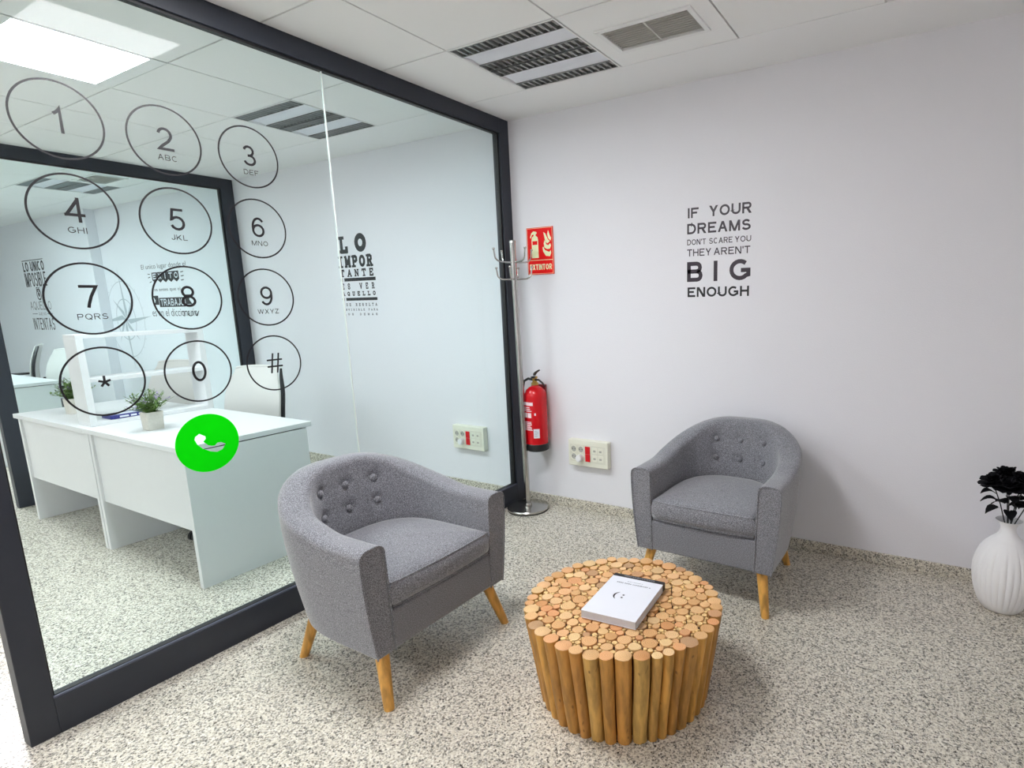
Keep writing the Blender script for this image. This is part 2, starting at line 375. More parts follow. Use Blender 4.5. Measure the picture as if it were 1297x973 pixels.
# plain grotesque capitals and figures: advance width and centre-line strokes on a unit box
SANS = {
 'A': (.92, [[(0, 0), (.5, 1)], [(.5, 1), (1, 0)], [(.22, .34), (.78, .34)]]),
 'B': (.84, [[(0, .52), (.62, .52)]+_arc(.66, .76, .28, .24, -90, 90, 6)+[(0, 1), (0, 0), (.66, 0)]+_arc(.70, .26, .30, .26, -90, 90, 6)]),
 'C': (.92, [_C]), 'D': (.88, [[(0, 0), (0, 1), (.45, 1)]+_arc(.45, .5, .55, .5, 90, -90, 12)+[(0, 0)]]),
 'E': (.80, [[(1, 1), (0, 1), (0, 0), (1, 0)], [(0, .53), (.92, .53)]]), 'F': (.74, [[(1, 1), (0, 1), (0, 0)], [(0, .51), (.88, .51)]]),
 'G': (.98, [_arc(.5, .5, .5, .5, 48, 318, 16)+[(1, .2), (1, .47), (.56, .47)]]),
 'H': (.86, [[(0, 0), (0, 1)], [(1, 0), (1, 1)], [(0, .53), (1, .53)]]), 'I': (.16, [[(.5, 0), (.5, 1)]]),
 'J': (.60, [[(1, 1), (1, .28)]+_arc(.5, .28, .5, .28, 0, -180, 8)]),
 'K': (.86, [[(0, 0), (0, 1)], [(1, 1), (0, .33)], [(.34, .58), (1, 0)]]), 'L': (.70, [[(0, 1), (0, 0), (1, 0)]]),
 'M': (1.02, [[(0, 0), (0, 1)], [(0, 1), (.5, 0)], [(.5, 0), (1, 1)], [(1, 0), (1, 1)]]), 'N': (.86, [[(0, 0), (0, 1)], [(0, 1), (1, 0)], [(1, 0), (1, 1)]]),
 'O': (.98, [_arc(.5, .5, .5, .5, 0, 360, 24)]), 'P': (.80, [[(0, 0), (0, 1), (.66, 1)]+_arc(.70, .73, .30, .27, 90, -90, 8)+[(0, .46)]]),
 'Q': (.98, [_arc(.5, .5, .5, .5, 0, 360, 24), [(.6, .28), (1, -.05)]]),
 'R': (.88, [[(0, 0), (0, 1), (.64, 1)]+_arc(.66, .75, .29, .25, 90, -90, 8)+[(0, .5)], [(.52, .5), (1, 0)]]),
 'S': (.82, [_arc(.5, .75, .44, .25, 20, 250, 10)+_arc(.5, .26, .5, .26, 78, -165, 12)]),
 'T': (.80, [[(0, 1), (1, 1)], [(.5, 1), (.5, 0)]]), 'U': (.86, [[(0, 1), (0, .36)]+_arc(.5, .36, .5, .36, 180, 360, 10)+[(1, 1)]]),
 'V': (.88, [[(0, 1), (.5, 0)], [(.5, 0), (1, 1)]]), 'W': (1.28, [[(0, 1), (.25, 0)], [(.25, 0), (.5, 1)], [(.5, 1), (.75, 0)], [(.75, 0), (1, 1)]]), 'X': (.88, [[(0, 0), (1, 1)], [(0, 1), (1, 0)]]),
 'Y': (.88, [[(0, 1), (.5, .40)], [(.5, .40), (1, 1)], [(.5, .44), (.5, 0)]]), 'Z': (.82, [[(0, 1), (1, 1)], [(1, 1), (0, 0)], [(0, 0), (1, 0)]]), "'": (.12, [[(.5, 1), (.5, .72)]]),
 '0': (.70, [_arc(.5, .5, .5, .5, 0, 360, 24)]), '1': (.42, [[(0, .74), (.5, .86), (.8, 1), (.8, 0)]]),
 '2': (.70, [_arc(.5, .71, .47, .29, 170, -30, 12)+[(.72, .4), (.2, .14), (0, 0), (1, 0)]]),
 '3': (.70, [_arc(.48, .75, .42, .25, 165, -90, 10)+[(.36, .5)], [(.48, .5)]+_arc(.5, .255, .5, .255, 90, -165, 12)]),
 '4': (.74, [[(.76, 0), (.76, 1)], [(.76, .97), (.02, .27)], [(0, .27), (1, .27)]]),
 '5': (.70, [[(.92, 1), (.2, 1), (.07, .5)]+_arc(.5, .31, .5, .31, 140, -160, 12)]),
 '6': (.70, [[_p for _p in _arc(.5, .31, .5, .31, 180, 540, 20)], [(0, .31)]+_arc(.56, .5, .56, .5, 180, 40, 10)]),
 '7': (.70, [[(0, 1), (1, 1), (.62, .55), (.42, .2), (.34, 0)]]),
 '8': (.70, [_arc(.5, .745, .43, .255, -90, 270, 18), _arc(.5, .25, .5, .25, 90, 450, 18)]),
 '9': (.70, [[_p for _p in _arc(.5, .69, .5, .31, 0, 360, 20)], [(1, .69)]+_arc(.44, .5, .56, .5, 0, -140, 10)]),
 '#': (.82, [[(.2, 0), (.42, 1)], [(.62, 0), (.84, 1)], [(0, .68), (1, .68)], [(0, .32), (1, .32)]]),
 '*': (.9, [[(.5, .5), (.5+.5*math.cos(math.radians(_a)), .5+.5*math.sin(math.radians(_a)))] for _a in (90, 162, 234, 306, 18)]),
}
def ribbon(mb, pts, th, fn, w, m=0):
    P = [Vector(p) for p in pts]; n = len(P)
    closed = (P[0]-P[-1]).length < 1e-6
    if closed: P = P[:-1]; n -= 1
    A = []; B = []
    for k in range(n):
        a = P[k-1] if (k or closed) else None; c = P[(k+1) % n] if (k < n-1 or closed) else None
        if a is None: d = (c-P[k]).normalized(); nn = Vector((-d.y, d.x))*th/2
        elif c is None: d = (P[k]-a).normalized(); nn = Vector((-d.y, d.x))*th/2
        else:
            d1 = (P[k]-a).normalized(); d2 = (c-P[k]).normalized(); n1 = Vector((-d1.y, d1.x)); n2 = Vector((-d2.y, d2.x)); q = n1+n2
            q = n1 if q.length < 1e-4 else q.normalized(); nn = q*(th/2)/max(.38, q.dot(n1))
        A.append(P[k]+nn); B.append(P[k]-nn)
    if closed: A.append(A[0]); B.append(B[0])
    k_ = len(A)
    mb.add([fn(p.x, p.y, w) for p in A]+[fn(p.x, p.y, w) for p in B], [(i, i+1, k_+i+1, k_+i) for i in range(k_-1)], m)

def sans(mb, txt, u0, v0, u1, v1, fn, th=.13, gap=.17, m=0):
    """letters fitted to the box; th is the stroke in cap heights"""
    ws = [(SANS[c][0] if c in SANS else .36) for c in txt]; tot = sum(ws)+gap*(len(txt)-1)
    h = v1-v0; sx = (u1-u0)/tot; t = th*h; x = u0
    for c, wd in zip(txt, ws):
        if c in SANS:
            bw_ = max(wd*sx-t, 1e-5)
            for k, st in enumerate(SANS[c][1]):
                pts = [(x+t/2+p[0]*bw_, v0+t/2+p[1]*(h-t)) for p in st]
                if len(st) == 2 and abs(st[0][0]-st[1][0]) > .02 and abs(st[0][1]-st[1][1]) > .02 and c != '*':   # diagonal with level ends
                    (ax, ay), (bx, by) = pts
                    dx, dy = bx-ax, by-ay; hw = t/2*math.hypot(dx, dy)/abs(dy)
                    def ext(px, py, v):
                        e = t/2*(1 if v >= .999 else -1 if v <= .001 else 0); return (px, py+e)
                    (ax, ay), (bx, by) = ext(ax, ay, st[0][1]), ext(bx, by, st[1][1])
                    sh = hw-t/2
                    if st[0][0] in (0, 1): ax += sh*(1 if st[0][0] == 0 else -1)
                    if st[1][0] in (0, 1): bx += sh*(1 if st[1][0] == 0 else -1)
                    w_ = .00003*k
                    mb.add([fn(ax-hw, ay, w_), fn(ax+hw, ay, w_), fn(bx+hw, by, w_), fn(bx-hw, by, w_)], [(0, 1, 2, 3)], m); continue
                for e, o_ in ((0, 1), (-1, -2)):                  # square ends on upright and level strokes
                    p, q = pts[e], pts[o_]
                    if (pts[0] != pts[-1]) and (abs(p[0]-q[0]) < 1e-9 or abs(p[1]-q[1]) < 1e-9):
                        d = Vector((p[0]-q[0], p[1]-q[1])).normalized()*t/2
                        if st[e][0] in (0, 1) or st[e][1] in (0, 1): pts[e] = (p[0]+d.x, p[1]+d.y)
                ribbon(mb, pts, t, fn, .00003*k, m)
        x += (wd+gap)*sx

# ------------------------------------------------------------------ the setting
XL, XR, YF = -9.6, 4.3, -6.0
struct(MB().box(XL-.1, YF-.1, -.08, XR+.1, .12, 0).build('floor', 'terrazzo'), 'speckled beige terrazzo floor')
struct(MB().box(XL-.1, 0, 0, XR+.1, .12, H+.06).build('wall_back', 'wall'), 'white textured wall with vinyl lettering')
struct(MB().box(XL, -.1, 0, -6.1, 0, H).build('wall_step', 'wall'), 'shallow wall step in the far office')
struct(MB().box(XR, YF, 0, XR+.1, 0, H+.06).build('wall_right', 'wall'))
struct(MB().box(XL-.1, YF, 0, XL, 0, H+.06).build('wall_left', 'wall'))
struct(MB().box(XL-.1, YF-.1, 0, XR+.1, YF, H+.06).build('wall_front', 'wall'))
struct(MB().box(.002, -.014, 0, XR, 0, .062).build('baseboard_back', 'terrazzo', bevel=.003), 'low terrazzo skirting along the white wall')
struct(MB().box(-3.2, -.014, 0, -.06, 0, .062).build('baseboard_office', 'terrazzo', bevel=.003), 'low terrazzo skirting inside the glazed office')

# ceiling: plaster margin, backing, tiles laid in a grid
GX, GY, T = 0.436, -0.386, 0.6
ceil = struct(MB().box(XL-.1, YF-.1, H+.012, XR+.1, .12, H+.08).build('ceiling', 'grid'), 'suspended tile ceiling')
MB().box(XL, GY, H, XR, 0, H+.012).build('plaster_margin', 'plaster', ceil)
tile_me = MB().box(-.2955, -.2955, 0, .2955, .2955, .011).mesh('tile', 'tile', smooth=False)
LOUV = [(0, 0), (-3, 0), (-9, 0)]                              # louvre lamp cells (column, row)
VENTS = [(1, 0), (-8, 0)]
LEDS = [(0, 2), (-3, 2), (-9, 2), (0, 7), (-3, 6), (-9, 6), (-9, 4), (-12, 2)]
taken = set(LOUV+VENTS+LEDS)
def cell(i, j): return (GX+T*i+T/2, GY-T*j-T/2)
for i in range(-17, 7):
    for j in range(0, 10):
        if (i, j) in taken: continue
        cx, cy = cell(i, j)
        if cx+.29 > XR or cx-.29 < XL or cy-.29 < YF: continue
        link('tile', tile_me, ceil, (cx, cy, H))

# ------------------------------------------------------------------ glass partitions
def partition(name, label, x, y0, y1, seam, postw, thick=0.06):
    t = thing(name, label, 'partition', (x, 0, 0))
    zb, zt = .13, H-.088
    yl, yr = y0+postw[0], y1-postw[1]
    MB().box(-thick, y0, 0, 0, yl, H).build('post', 'frame', t, bevel=.002)
    MB().box(-thick, yr, 0, 0, y1, H).build('post', 'frame', t, bevel=.002)
    MB().box(-thick, yl, 0, 0, yr, zb).build('rail', 'frame', t, bevel=.002)
    MB().box(-thick, yl, zt, 0, yr, H).build('rail', 'frame', t, bevel=.002)
    g = MB()                                                     # black gasket all round, and the bead on the bottom rail
    g.box(-.038, yl, zb, -.012, yl+.006, zt).box(-.038, yr-.012, zb, -.012, yr, zt).box(-.038, yl, zb, -.012, yr, zb+.008).box(-.038, yl, zt-.010, -.012, yr, zt)
    g.build('gasket', 'gasket', t)
    MB().box(-.012, yl, zb, -.003, yr, zb+.006).build('glazing_bead', 'bead', t)
    panes = []
    ys = [yl+.003] + seam + [yr-.003]
    for k in range(len(ys)-1):
        panes.append(MB().box(-.030, ys[k]+(.0015 if k else 0), zb+.002, -.020, ys[k+1]-(.0015 if k < len(ys)-2 else 0), zt-.002).build('pane', 'glass', t, smooth=False))
    for sy in seam:
        MB().box(-.0302, sy-.0013, zb+.002, -.0198, sy+.0013, zt-.002).build('silicone_joint', 'vent', t)
    return t, panes
near_part, near_panes = partition('glass_partition', 'large dark-framed glass partition printed with a phone keypad', 0, -2.657, -.002, [-1.315], (.075, .09))
far_part, far_panes = partition('glass_partition', 'dark-framed glass partition behind the white desks', -3.21, -1.80, -.002, [], (.095, .11))

# phone keypad print on the nearer pane (it faces +X, its right is +Y)
gx = -.0195
def keyfn(cy, cz): return lambda a, b, w: (gx+w, cy+a, cz+b)
def ring(mb, R, wdt, fn, n=64, d=.0004):
    a = [(R*math.cos(2*PI*k/n), R*math.sin(2*PI*k/n)) for k in range(n)]; s = (R-wdt)/R
    mb.add([fn(p[0], p[1], d) for p in a]+[fn(p[0]*s, p[1]*s, d) for p in a], [(k, (k+1) % n, n+(k+1) % n, n+k) for k in range(n)])
KEYS = [('1', ''), ('2', 'ABC'), ('3', 'DEF'), ('4', 'GHI'), ('5', 'JKL'), ('6', 'MNO'), ('7', 'PQRS'), ('8', 'TUV'), ('9', 'WXYZ'), ('*', ''), ('0', ''), ('#', '')]
kp = near_panes[0]
for k, (dg, lt) in enumerate(KEYS):
    cy = [-2.292, -1.992, -1.691][k % 3]; cz = [2.015, 1.731, 1.447, 1.164][k//3]
    fn = keyfn(cy, cz); mb = MB(); ring(mb, .121, .0062, fn)
    h = .080
    if dg == '*': sans(mb, dg, -.022, -.024, .022, .020, fn, .17)
    elif dg == '#': sans(mb, dg, -.034, -.043, .034, .043, fn, .085)
    else:
        wd = h*SANS[dg][0]*.92; v0 = -.034 if lt else -.040
        sans(mb, dg, -wd/2, v0, wd/2, v0+h, fn, .115)
    if lt:
        wl = .0195*sum(SANS[c][0]+.2 for c in lt)
        sans(mb, lt, -wl/2, -.069, wl/2, -.0495, fn, .125, .22)
    mb.build('keypad_key', 'decal', kp, smooth=False)
# green call button with a clear handset shape
hs = [(365,430),(375,395),(430,365),(500,410),(500,440),(465,470),(520,525),(560,540),(600,545),(640,515),(690,520),(740,550),(690,610),(620,628),(540,605),(450,555),(390,490)]
hs = [((x-525)/399*.117, -(y-496)/355*.117) for x, y in hs]
bm = bmesh.new(); fn = keyfn(-1.998, .875)
def loop(pts):
    vs = [bm.verts.new(fn(p[0], p[1], .0004)) for p in pts]
    return [bm.edges.new((vs[i], vs[(i+1) % len(vs)])) for i in range(len(vs))]
ed = loop([(.117*math.cos(2*PI*i/64), .117*math.sin(2*PI*i/64)) for i in range(64)])+loop(hs)
bmesh.ops.triangle_fill(bm, edges=ed, use_beauty=True, use_dissolve=False)
me = bpy.data.meshes.new('call_button'); bm.to_mesh(me); bm.free(); me.materials.append(M['green'])
link('call_button', me, kp, label='green round call button print')

# ------------------------------------------------------------------ ceiling fittings
def louvre_lamp():
    t = thing('louvre_lamp', '', 'ceiling lamp')
    MB().box(-.298, -.298, .03, .298, .298, .04).build('housing', 'louver_dark', t)
    f = MB()
    for (a, b, c, d) in ((-.298, -.298, .298, -.291), (-.298, .291, .298, .298), (-.298, -.291, -.291, .291), (.291, -.291, .298, .291)):
        f.box(a, b, -.002, c, d, .03)
    f.build('frame', 'offwhite', t)
    for y0, y1 in ((-.286, -.205), (-.085, -.012), (.002, .075), (.205, .286)):
        m = MB()
        m.box(-.288, y0, -.001, .288, y0+.003, .03).box(-.288, y1-.003, -.001, .288, y1, .03)
        for k in range(17):
            x = -.288+.576*k/16
            m.add([(x-.004, y0, .0), (x+.004, y0, .0), (x+.004, y1, .0), (x-.004, y1, .0), (x-.012, y0, .028), (x+.012, y0, .028), (x+.012, y1, .028), (x-.012, y1, .028)],
                  [(0,3,2,1),(4,5,6,7),(0,1,5,4),(1,2,6,5),(2,3,7,6),(3,0,4,7)])
        m.build('louvre', 'louver', t, smooth=False)
    for y0, y1 in ((-.203, -.087), (.077, .203)):
        m = MB(); n = 8
        top = [(y0+(y1-y0)*k/n, .004+.006*math.sin(PI*k/n)) for k in range(n+1)]
        m.loft([[(-.288, a, b) for a, b in top]+[(-.288, y1, .03), (-.288, y0, .03)], [(.288, a, b) for a, b in top]+[(.288, y1, .03), (.288, y0, .03)]])
        m.build('reflector', 'reflector', t)
    return t
lamp0 = louvre_lamp()
for k, (i, j) in enumerate(LOUV):
    o = lamp0 if k == 0 else copy_tree(lamp0)
    o.location = (*cell(i, j), H)
    tag(o, ['square louvre ceiling lamp beside the air vent above the armchairs', 'square louvre ceiling lamp seen through the keypad glass',
            'square louvre ceiling lamp in the far office behind two panes of glass'][k], 'ceiling lamp', 'square louvre ceiling lamps')

def led_lamp():
    t = thing('led_panel', '', 'ceiling lamp')
    f = MB()
    for (a, b, c, d) in ((-.298, -.298, .298, -.234), (-.298, .234, .298, .298), (-.298, -.234, -.284, .234), (.284, -.234, .298, .234)):
        f.box(a, b, -.003, c, d, .012)
    f.build('frame', 'offwhite', t)
    MB().box(-.285, -.235, -.001, .285, .235, .009).build('diffuser', 'lamp', t, smooth=False)
    return t
led0 = led_lamp()
LL = ['lit square ceiling panel of the seating area, mirrored in the keypad glass', 'lit square ceiling panel inside the office with the white desks', 'lit square ceiling panel in the far office',
      'unseen ceiling panel added as fill light over the seating area behind the viewer', 'unseen ceiling panel added as fill light over the passage in front of the office', 'unseen ceiling panel added as fill light over the passage by the far office', 'unseen ceiling panel added to brighten the mouth of the far office', 'unseen ceiling panel added to brighten the left end of the far office']
for k, (i, j) in enumerate(LEDS):
    o = led0 if k == 0 else copy_tree(led0)
    o.location = (*cell(i, j), H); tag(o, LL[k], 'ceiling lamp', 'square lit ceiling panels')

def air_vent():
    t = thing('air_vent', '', 'air vent')
    m = MB()                                                    # carrier plate with an opening
    a, b, c, d = -.200, -.085, .200, .125
    for q in ((-.2955, -.2955, .2955, b), (-.2955, d, .2955, .2955), (-.2955, b, a, d), (c, b, .2955, d)): m.box(q[0], q[1], 0, q[2], q[3], .011)
    m.build('carrier_plate', 'tile', t, smooth=False)
    f = MB()
    for q in ((a-.022, b-.022, c+.022, b), (a-.022, d, c+.022, d+.022), (a-.022, b, a, d), (c, b, c+.022, d)): f.box(q[0], q[1], -.008, q[2], q[3], .004)
    f.build('frame', 'offwhite', t, bevel=.002)
    MB().box(a, b, .028, c, d, .034).build('duct', 'socketdark', t)
    sl = MB().add([(a, -.006, -.002), (c, -.006, -.002), (c, .012, .018), (a, .012, .018), (a, -.004, -.003), (c, -.004, -.003), (c, .014, .017), (a, .014, .017)],
                  [(0,1,2,3),(7,6,5,4),(0,4,5,1),(1,5,6,2),(2,6,7,3),(3,7,4,0)]).mesh('slat', 'vent', smooth=False)
    for k in range(11): link('slat', sl, t, (0, b+.008+(d-b-.02)*k/10, 0))
    MB().box(-.003, b, -.004, .003, d, .0).build('mullion', 'vent', t)
    return t
v0 = air_vent()
for k, (i, j) in enumerate(VENTS):
    o = v0 if k == 0 else copy_tree(v0)
    o.location = (*cell(i, j), H)
    tag(o, ['white slatted air vent in the ceiling above the wall quote', 'slatted air vent in the ceiling of the far office'][k], 'air vent', 'ceiling air vents')

# ------------------------------------------------------------------ armchairs
AW, AD, AYC = .362, .34, -.03
def plan(s):
    """outer outline from right front (s=0) round the back to left front (s=1): point and outward normal"""
    L1 = AD+AYC; arc = 1.02; tot = 2*L1+arc
    d = s*tot; n = 2.35
    if d < L1: return (AW, -AD+d), (1, 0)
    if d > L1+arc: return (-AW, AYC-(d-L1-arc)), (-1, 0)
    th = PI*(d-L1)/arc
    def q(th):
        c, sn = math.cos(th), math.sin(th)
        return Vector((AW*math.copysign(abs(c)**(2/n), c), AYC+(AD-AYC)*abs(sn)**(2/n)))
    p = q(th); e = .02
    tg = q(min(PI, th+e))-q(max(0, th-e)); tg.normalize()
    return (p.x, p.y), (tg.y, -tg.x)
def backness(y): return smooth01((y+.12)/.40)
def top_h(s): return .600+.004*(1-abs(2*s-1))+.154*smooth01((1-abs(2*s-1)-.20)/.74)
def outer_at(s, z):
    (x, y), (nx, ny) = plan(s); k = backness(y)
    t = max(0.0, 1-(z-.19)/(.36+.1*k))
    off = (.034+.030*k)*t**1.6
    return Vector((x-nx*off, y-ny*off, z))
def inner_at(s, z):
    (x, y), (nx, ny) = plan(s); k = backness(y)
    t = max(0.0, (top_h(s)-z)/.40)
    th = .098+.012*k+(.012+.030*k)*t
    return Vector((x-nx*th, y-ny*th, z))
BUT = []
def chair_shell():
    NS = 110; rows = []
    buts = []
    for zb_ in (.648, .545):
        for sx in (-.125, 0, .125):
            s = min((abs(inner_at(q/400, zb_).x-sx), q/400) for q in range(120, 281))[1]
            buts.append((inner_at(s, zb_), s))
    for i in range(NS+1):
        s = i/NS; (x, y), _ = plan(s); ht = top_h(s); rr = .034
        row = [outer_at(s, z) for z in (.192, .2, .23, .27, .32, .38, .44, .50)]
        zo = ht-rr
        row += [outer_at(s, .50+(zo-.50)*k/3) for k in (1, 2, 3)] if zo > .52 else []
        a, b = outer_at(s, zo), inner_at(s, zo)
        for k in range(1, 12):
            th = PI*k/12; c = math.cos(th)
            e = 1-(1-abs(c)**1.0)
            w = (1-math.copysign(abs(c)**.72, c))/2
            p = a.lerp(b, w); p.z = zo+rr*math.sin(th)**.72; row.append(p)
        for k in range(0, 31):
            z = zo-(zo-.30)*k/30; p = inner_at(s, z)
            for q, _s in buts:
                d = (p-q).length
                if d < .08:
                    (xx, yy), (nx, ny) = plan(s); dep = .016*math.exp(-(d/.024)**2)
                    p = p+Vector((nx, ny, 0))*dep
            row.append(p)
        row.append(inner_at(s, .25)); row.append(inner_at(s, .192))
        rows.append(row)
    m = MB(); m.loft(rows, True, True, False)
    n = len(rows[0])
    for i in range(NS):                                         # underside strip between outer and inner feet
        a = i*n; b = (i+1)*n
        m.f.append((a, b, b+n-1, a+n-1)); m.mi.append(0)
    return m, buts, rows[0], rows[-1]
def armchair():
    t = thing('armchair', '', 'armchair')
    shell, buts, r0, r1 = chair_shell()
    sh = shell.build('shell', 'fabric', t, angle=50, bevel=.006)
    for rw in (r0, r1):
        MB().tube([(p.x, p.y-.001, p.z) for p in rw[:len(rw)]], .0032, 6).build('piping', 'fabric', sh)
    for q, s in buts:
        (x, y), (nx, ny) = plan(s); dv = Vector((-nx, -ny, .12)).normalized()
        b = MB(); prof = [(.0145, -.010), (.0150, .000), (.0132, .0040), (.0085, .0072), (.0025, .0085)]
        a = dv.orthogonal().normalized(); c = dv.cross(a); base = q+Vector((nx, ny, 0))*.005
        b.loft([[base+dv*z+rr*(math.cos(2*PI*j/14)*a+math.sin(2*PI*j/14)*c) for j in range(14)] for rr, z in prof])
        b.build('button', 'fabric', sh)
    # front rail and seat platform
    MB().box(-.262, -.3395, .193, .262, -.27, .346).build('front_rail', 'fabric', t, bevel=.010)
    pl = [inner_at(k/40, .30) for k in range(1, 40)]
    MB().loft([[(p.x, p.y, .198) for p in pl], [(p.x, p.y, .318) for p in pl]]).build('seat_platform', 'fabric', t)
    # cushion
    def outline(ins):
        pts = []
        for k in range(0, 61):
            p = inner_at(k/60, .40); (x, y), (nx, ny) = plan(k/60)
            pts.append(Vector((p.x-nx*(ins+.004), max(p.y-ny*(ins+.004), -.352+ins), 0)))
        a, b = pts[0], pts[-1]
        fr = [Vector((b.x+(a.x-b.x)*j/14, -.352+ins-.008*math.sin(PI*j/14), 0)) for j in range(1, 14)]
        return pts+fr
    prof = [(.050, .349), (.036, .350), (.014, .357), (.004, .366), (-.002, .385), (-.002, .415), (.004, .438), (.012, .450), (.026, .458)]
    rings = [[(p.x, p.y, z) for p in outline(i)] for i, z in prof]
    base = outline(.026); cen = Vector((0, -.06, 0))
    for sc, z in ((.85, .4645), (.6, .470), (.3, .474), (.08, .475)):
        rings.append([(cen.x+(p.x-cen.x)*sc, cen.y+(p.y-cen.y)*sc, z) for p in base])
    cu = MB().loft(rings).build('seat_cushion', 'fabric', t, angle=60)
    for ins, z in ((.008, .446), (.010, .3575)):
        MB().tube([(p.x, p.y, z) for p in outline(ins)], .0035, 6, closed=True).build('piping', 'fabric', cu)
    # legs
    for sx in (-1, 1):
        for (tx, ty, bx, by) in ((.272, -.285, .312, -.352), (.232, .150, .268, .215)):
            a = Vector((sx*tx, ty, .20)); b = Vector((sx*bx, by, 0.0))
            lg = MB(); d = (b-a); nn = 14
            rg = []
            for k in range(7):
                f_ = k/6; c = a+d*f_; rr = .026-.0075*f_
                if k == 6: rr -= .001
                rg.append([(c.x+rr*math.cos(2*PI*j/nn), c.y+rr*math.sin(2*PI*j/nn), c.z) for j in range(nn)])
            lg.loft(rg); lg.build('leg', 'legwood', t)
    return t
ch1 = armchair(); ch1.location = (.553, -1.662, 0); ch1.rotation_euler = (0, 0, PI/2-.015)
tag(ch1, 'grey buttoned tub armchair with its back to the keypad glass', 'armchair', 'grey tub armchairs')
ch2 = copy_tree(ch1); ch2.location = (1.622, -.432, 0); ch2.rotation_euler = (0, 0, -.03)
tag(ch2, 'grey buttoned tub armchair against the white wall', 'armchair', 'grey tub armchairs')

# ------------------------------------------------------------------ log table
TX, TY, TR, TB, TH = 1.571, -1.472, .356, .306, .332
tb = thing('log_table', 'round low table made of upright peeled logs', 'table', (TX, TY, 0))
MB().lathe([(TB-.04, .004), (TR-.045, TH-.012)], n=48).build('core', 'tablecore', tb)
rnd = random.Random(3)
wid = []
tot = 0
while tot < 2*PI*(TR-.022):
    q = rnd.uniform(.036, .060); wid.append(q); tot += q
sc_ = 2*PI/tot; ang = 0
edge = []
for wd in wid:
    a = ang+wd*sc_/2; ang += wd*sc_
    rr = wd/2*.985; rt = TR-rr; rbm = TB-rr*.86
    hh = TH+rnd.uniform(-.005, .003); nn = 12
    lg = MB(); rg = []; wob = rnd.uniform(-.003, .003); bend = rnd.uniform(-.002, .002)
    ph = [rnd.uniform(-.05, .05) for _ in range(nn)]
    for k in range(6):
        f_ = k/5; rc = rbm+(rt-rbm)*f_+bend*math.sin(PI*f_); aa = a+wob*math.sin(2*PI*f_)/TR
        sr = (.86+.14*f_)*(1+.03*math.sin(5*f_+a*7))
        rg.append([(rc*math.cos(aa)+rr*sr*(1+ph[j])*math.cos(2*PI*j/nn), rc*math.sin(aa)+rr*sr*(1+ph[j])*math.sin(2*PI*j/nn), hh*f_) for j in range(nn)])
    c = Vector((rt*math.cos(a), rt*math.sin(a), 0))
    mesh_rings = [[(p[0]-c.x, p[1]-c.y, p[2]) for p in ring_] for ring_ in rg]
    last = mesh_rings[-1]; ins = [(p[0]*.93, p[1]*.93, hh+.0015) for p in last]
    lg.loft(mesh_rings, True, False); lg.loft([last, ins], False, True, True, 1)
    lg.build('log', ['bark', 'slice_'], tb, (c.x, c.y, 0), angle=40)
    edge.append((c.x, c.y, rr))
# slices packed over the top
packed = list(edge)
small = []
sl_me = MB().loft([[(rr*math.cos(2*PI*j/14)*(1+.05*math.sin(3*2*PI*j/14+1)), rr*math.sin(2*PI*j/14)*(1+.05*math.sin(3*2*PI*j/14+1)), z) for j in range(14)] for rr, z in ((.020, -.016), (.020, 0), (.0187, .0012))]).mesh('slice', 'slice_', angle=30)
RI = TR-.02
def try_add(rad, lst, tries):
    for _ in range(tries):
        q = RI*math.sqrt(rnd.random()); a = rnd.uniform(0, 2*PI); x, y = q*math.cos(a), q*math.sin(a)
        if all((x-p[0])**2+(y-p[1])**2 > (rad+p[2]+.0004)**2 for p in lst): return (x, y, rad)
    return None
slices = []
for rad, n_, tries in ((.027, 14, 300), (.0235, 40, 600), (.021, 60, 900), (.0185, 60, 900), (.016, 50, 1200), (.013, 60, 1500)):
    for _ in range(n_):
        c = try_add(rad*rnd.uniform(.96, 1.03), packed, tries)
        if c: packed.append(c); slices.append(c)
for k, c in enumerate(slices[:290]):
    o = link('slice', sl_me, tb, (c[0], c[1], TH-.002+rnd.uniform(-.0025, .0025)))
    o.scale = (c[2]/.020*rnd.uniform(.98, 1.06), c[2]/.020*rnd.uniform(.94, 1.02), 1); o.rotation_euler = (0, 0, rnd.uniform(0, 6.28))
fill = MB()
for rad, n_, tries in ((.0095, 110, 500), (.0065, 240, 400), (.0042, 300, 250)):
    for _ in range(n_):
        c = try_add(rad, packed, tries)
        if c:
            packed.append(c)
            z = TH-.003
            fill.loft([[(c[0]+q*math.cos(2*PI*j/8), c[1]+q*math.sin(2*PI*j/8), zz) for j in range(8)] for q, zz in ((rad, z-.012), (rad, z), (rad*.9, z+.001))])
M['twig'] = mat('twig_end_grain', (232, 190, 130), 0.6, noise=(55, 0.35))
o = fill.build('twig_filling', 'twig', tb); o['kind'] = 'stuff'

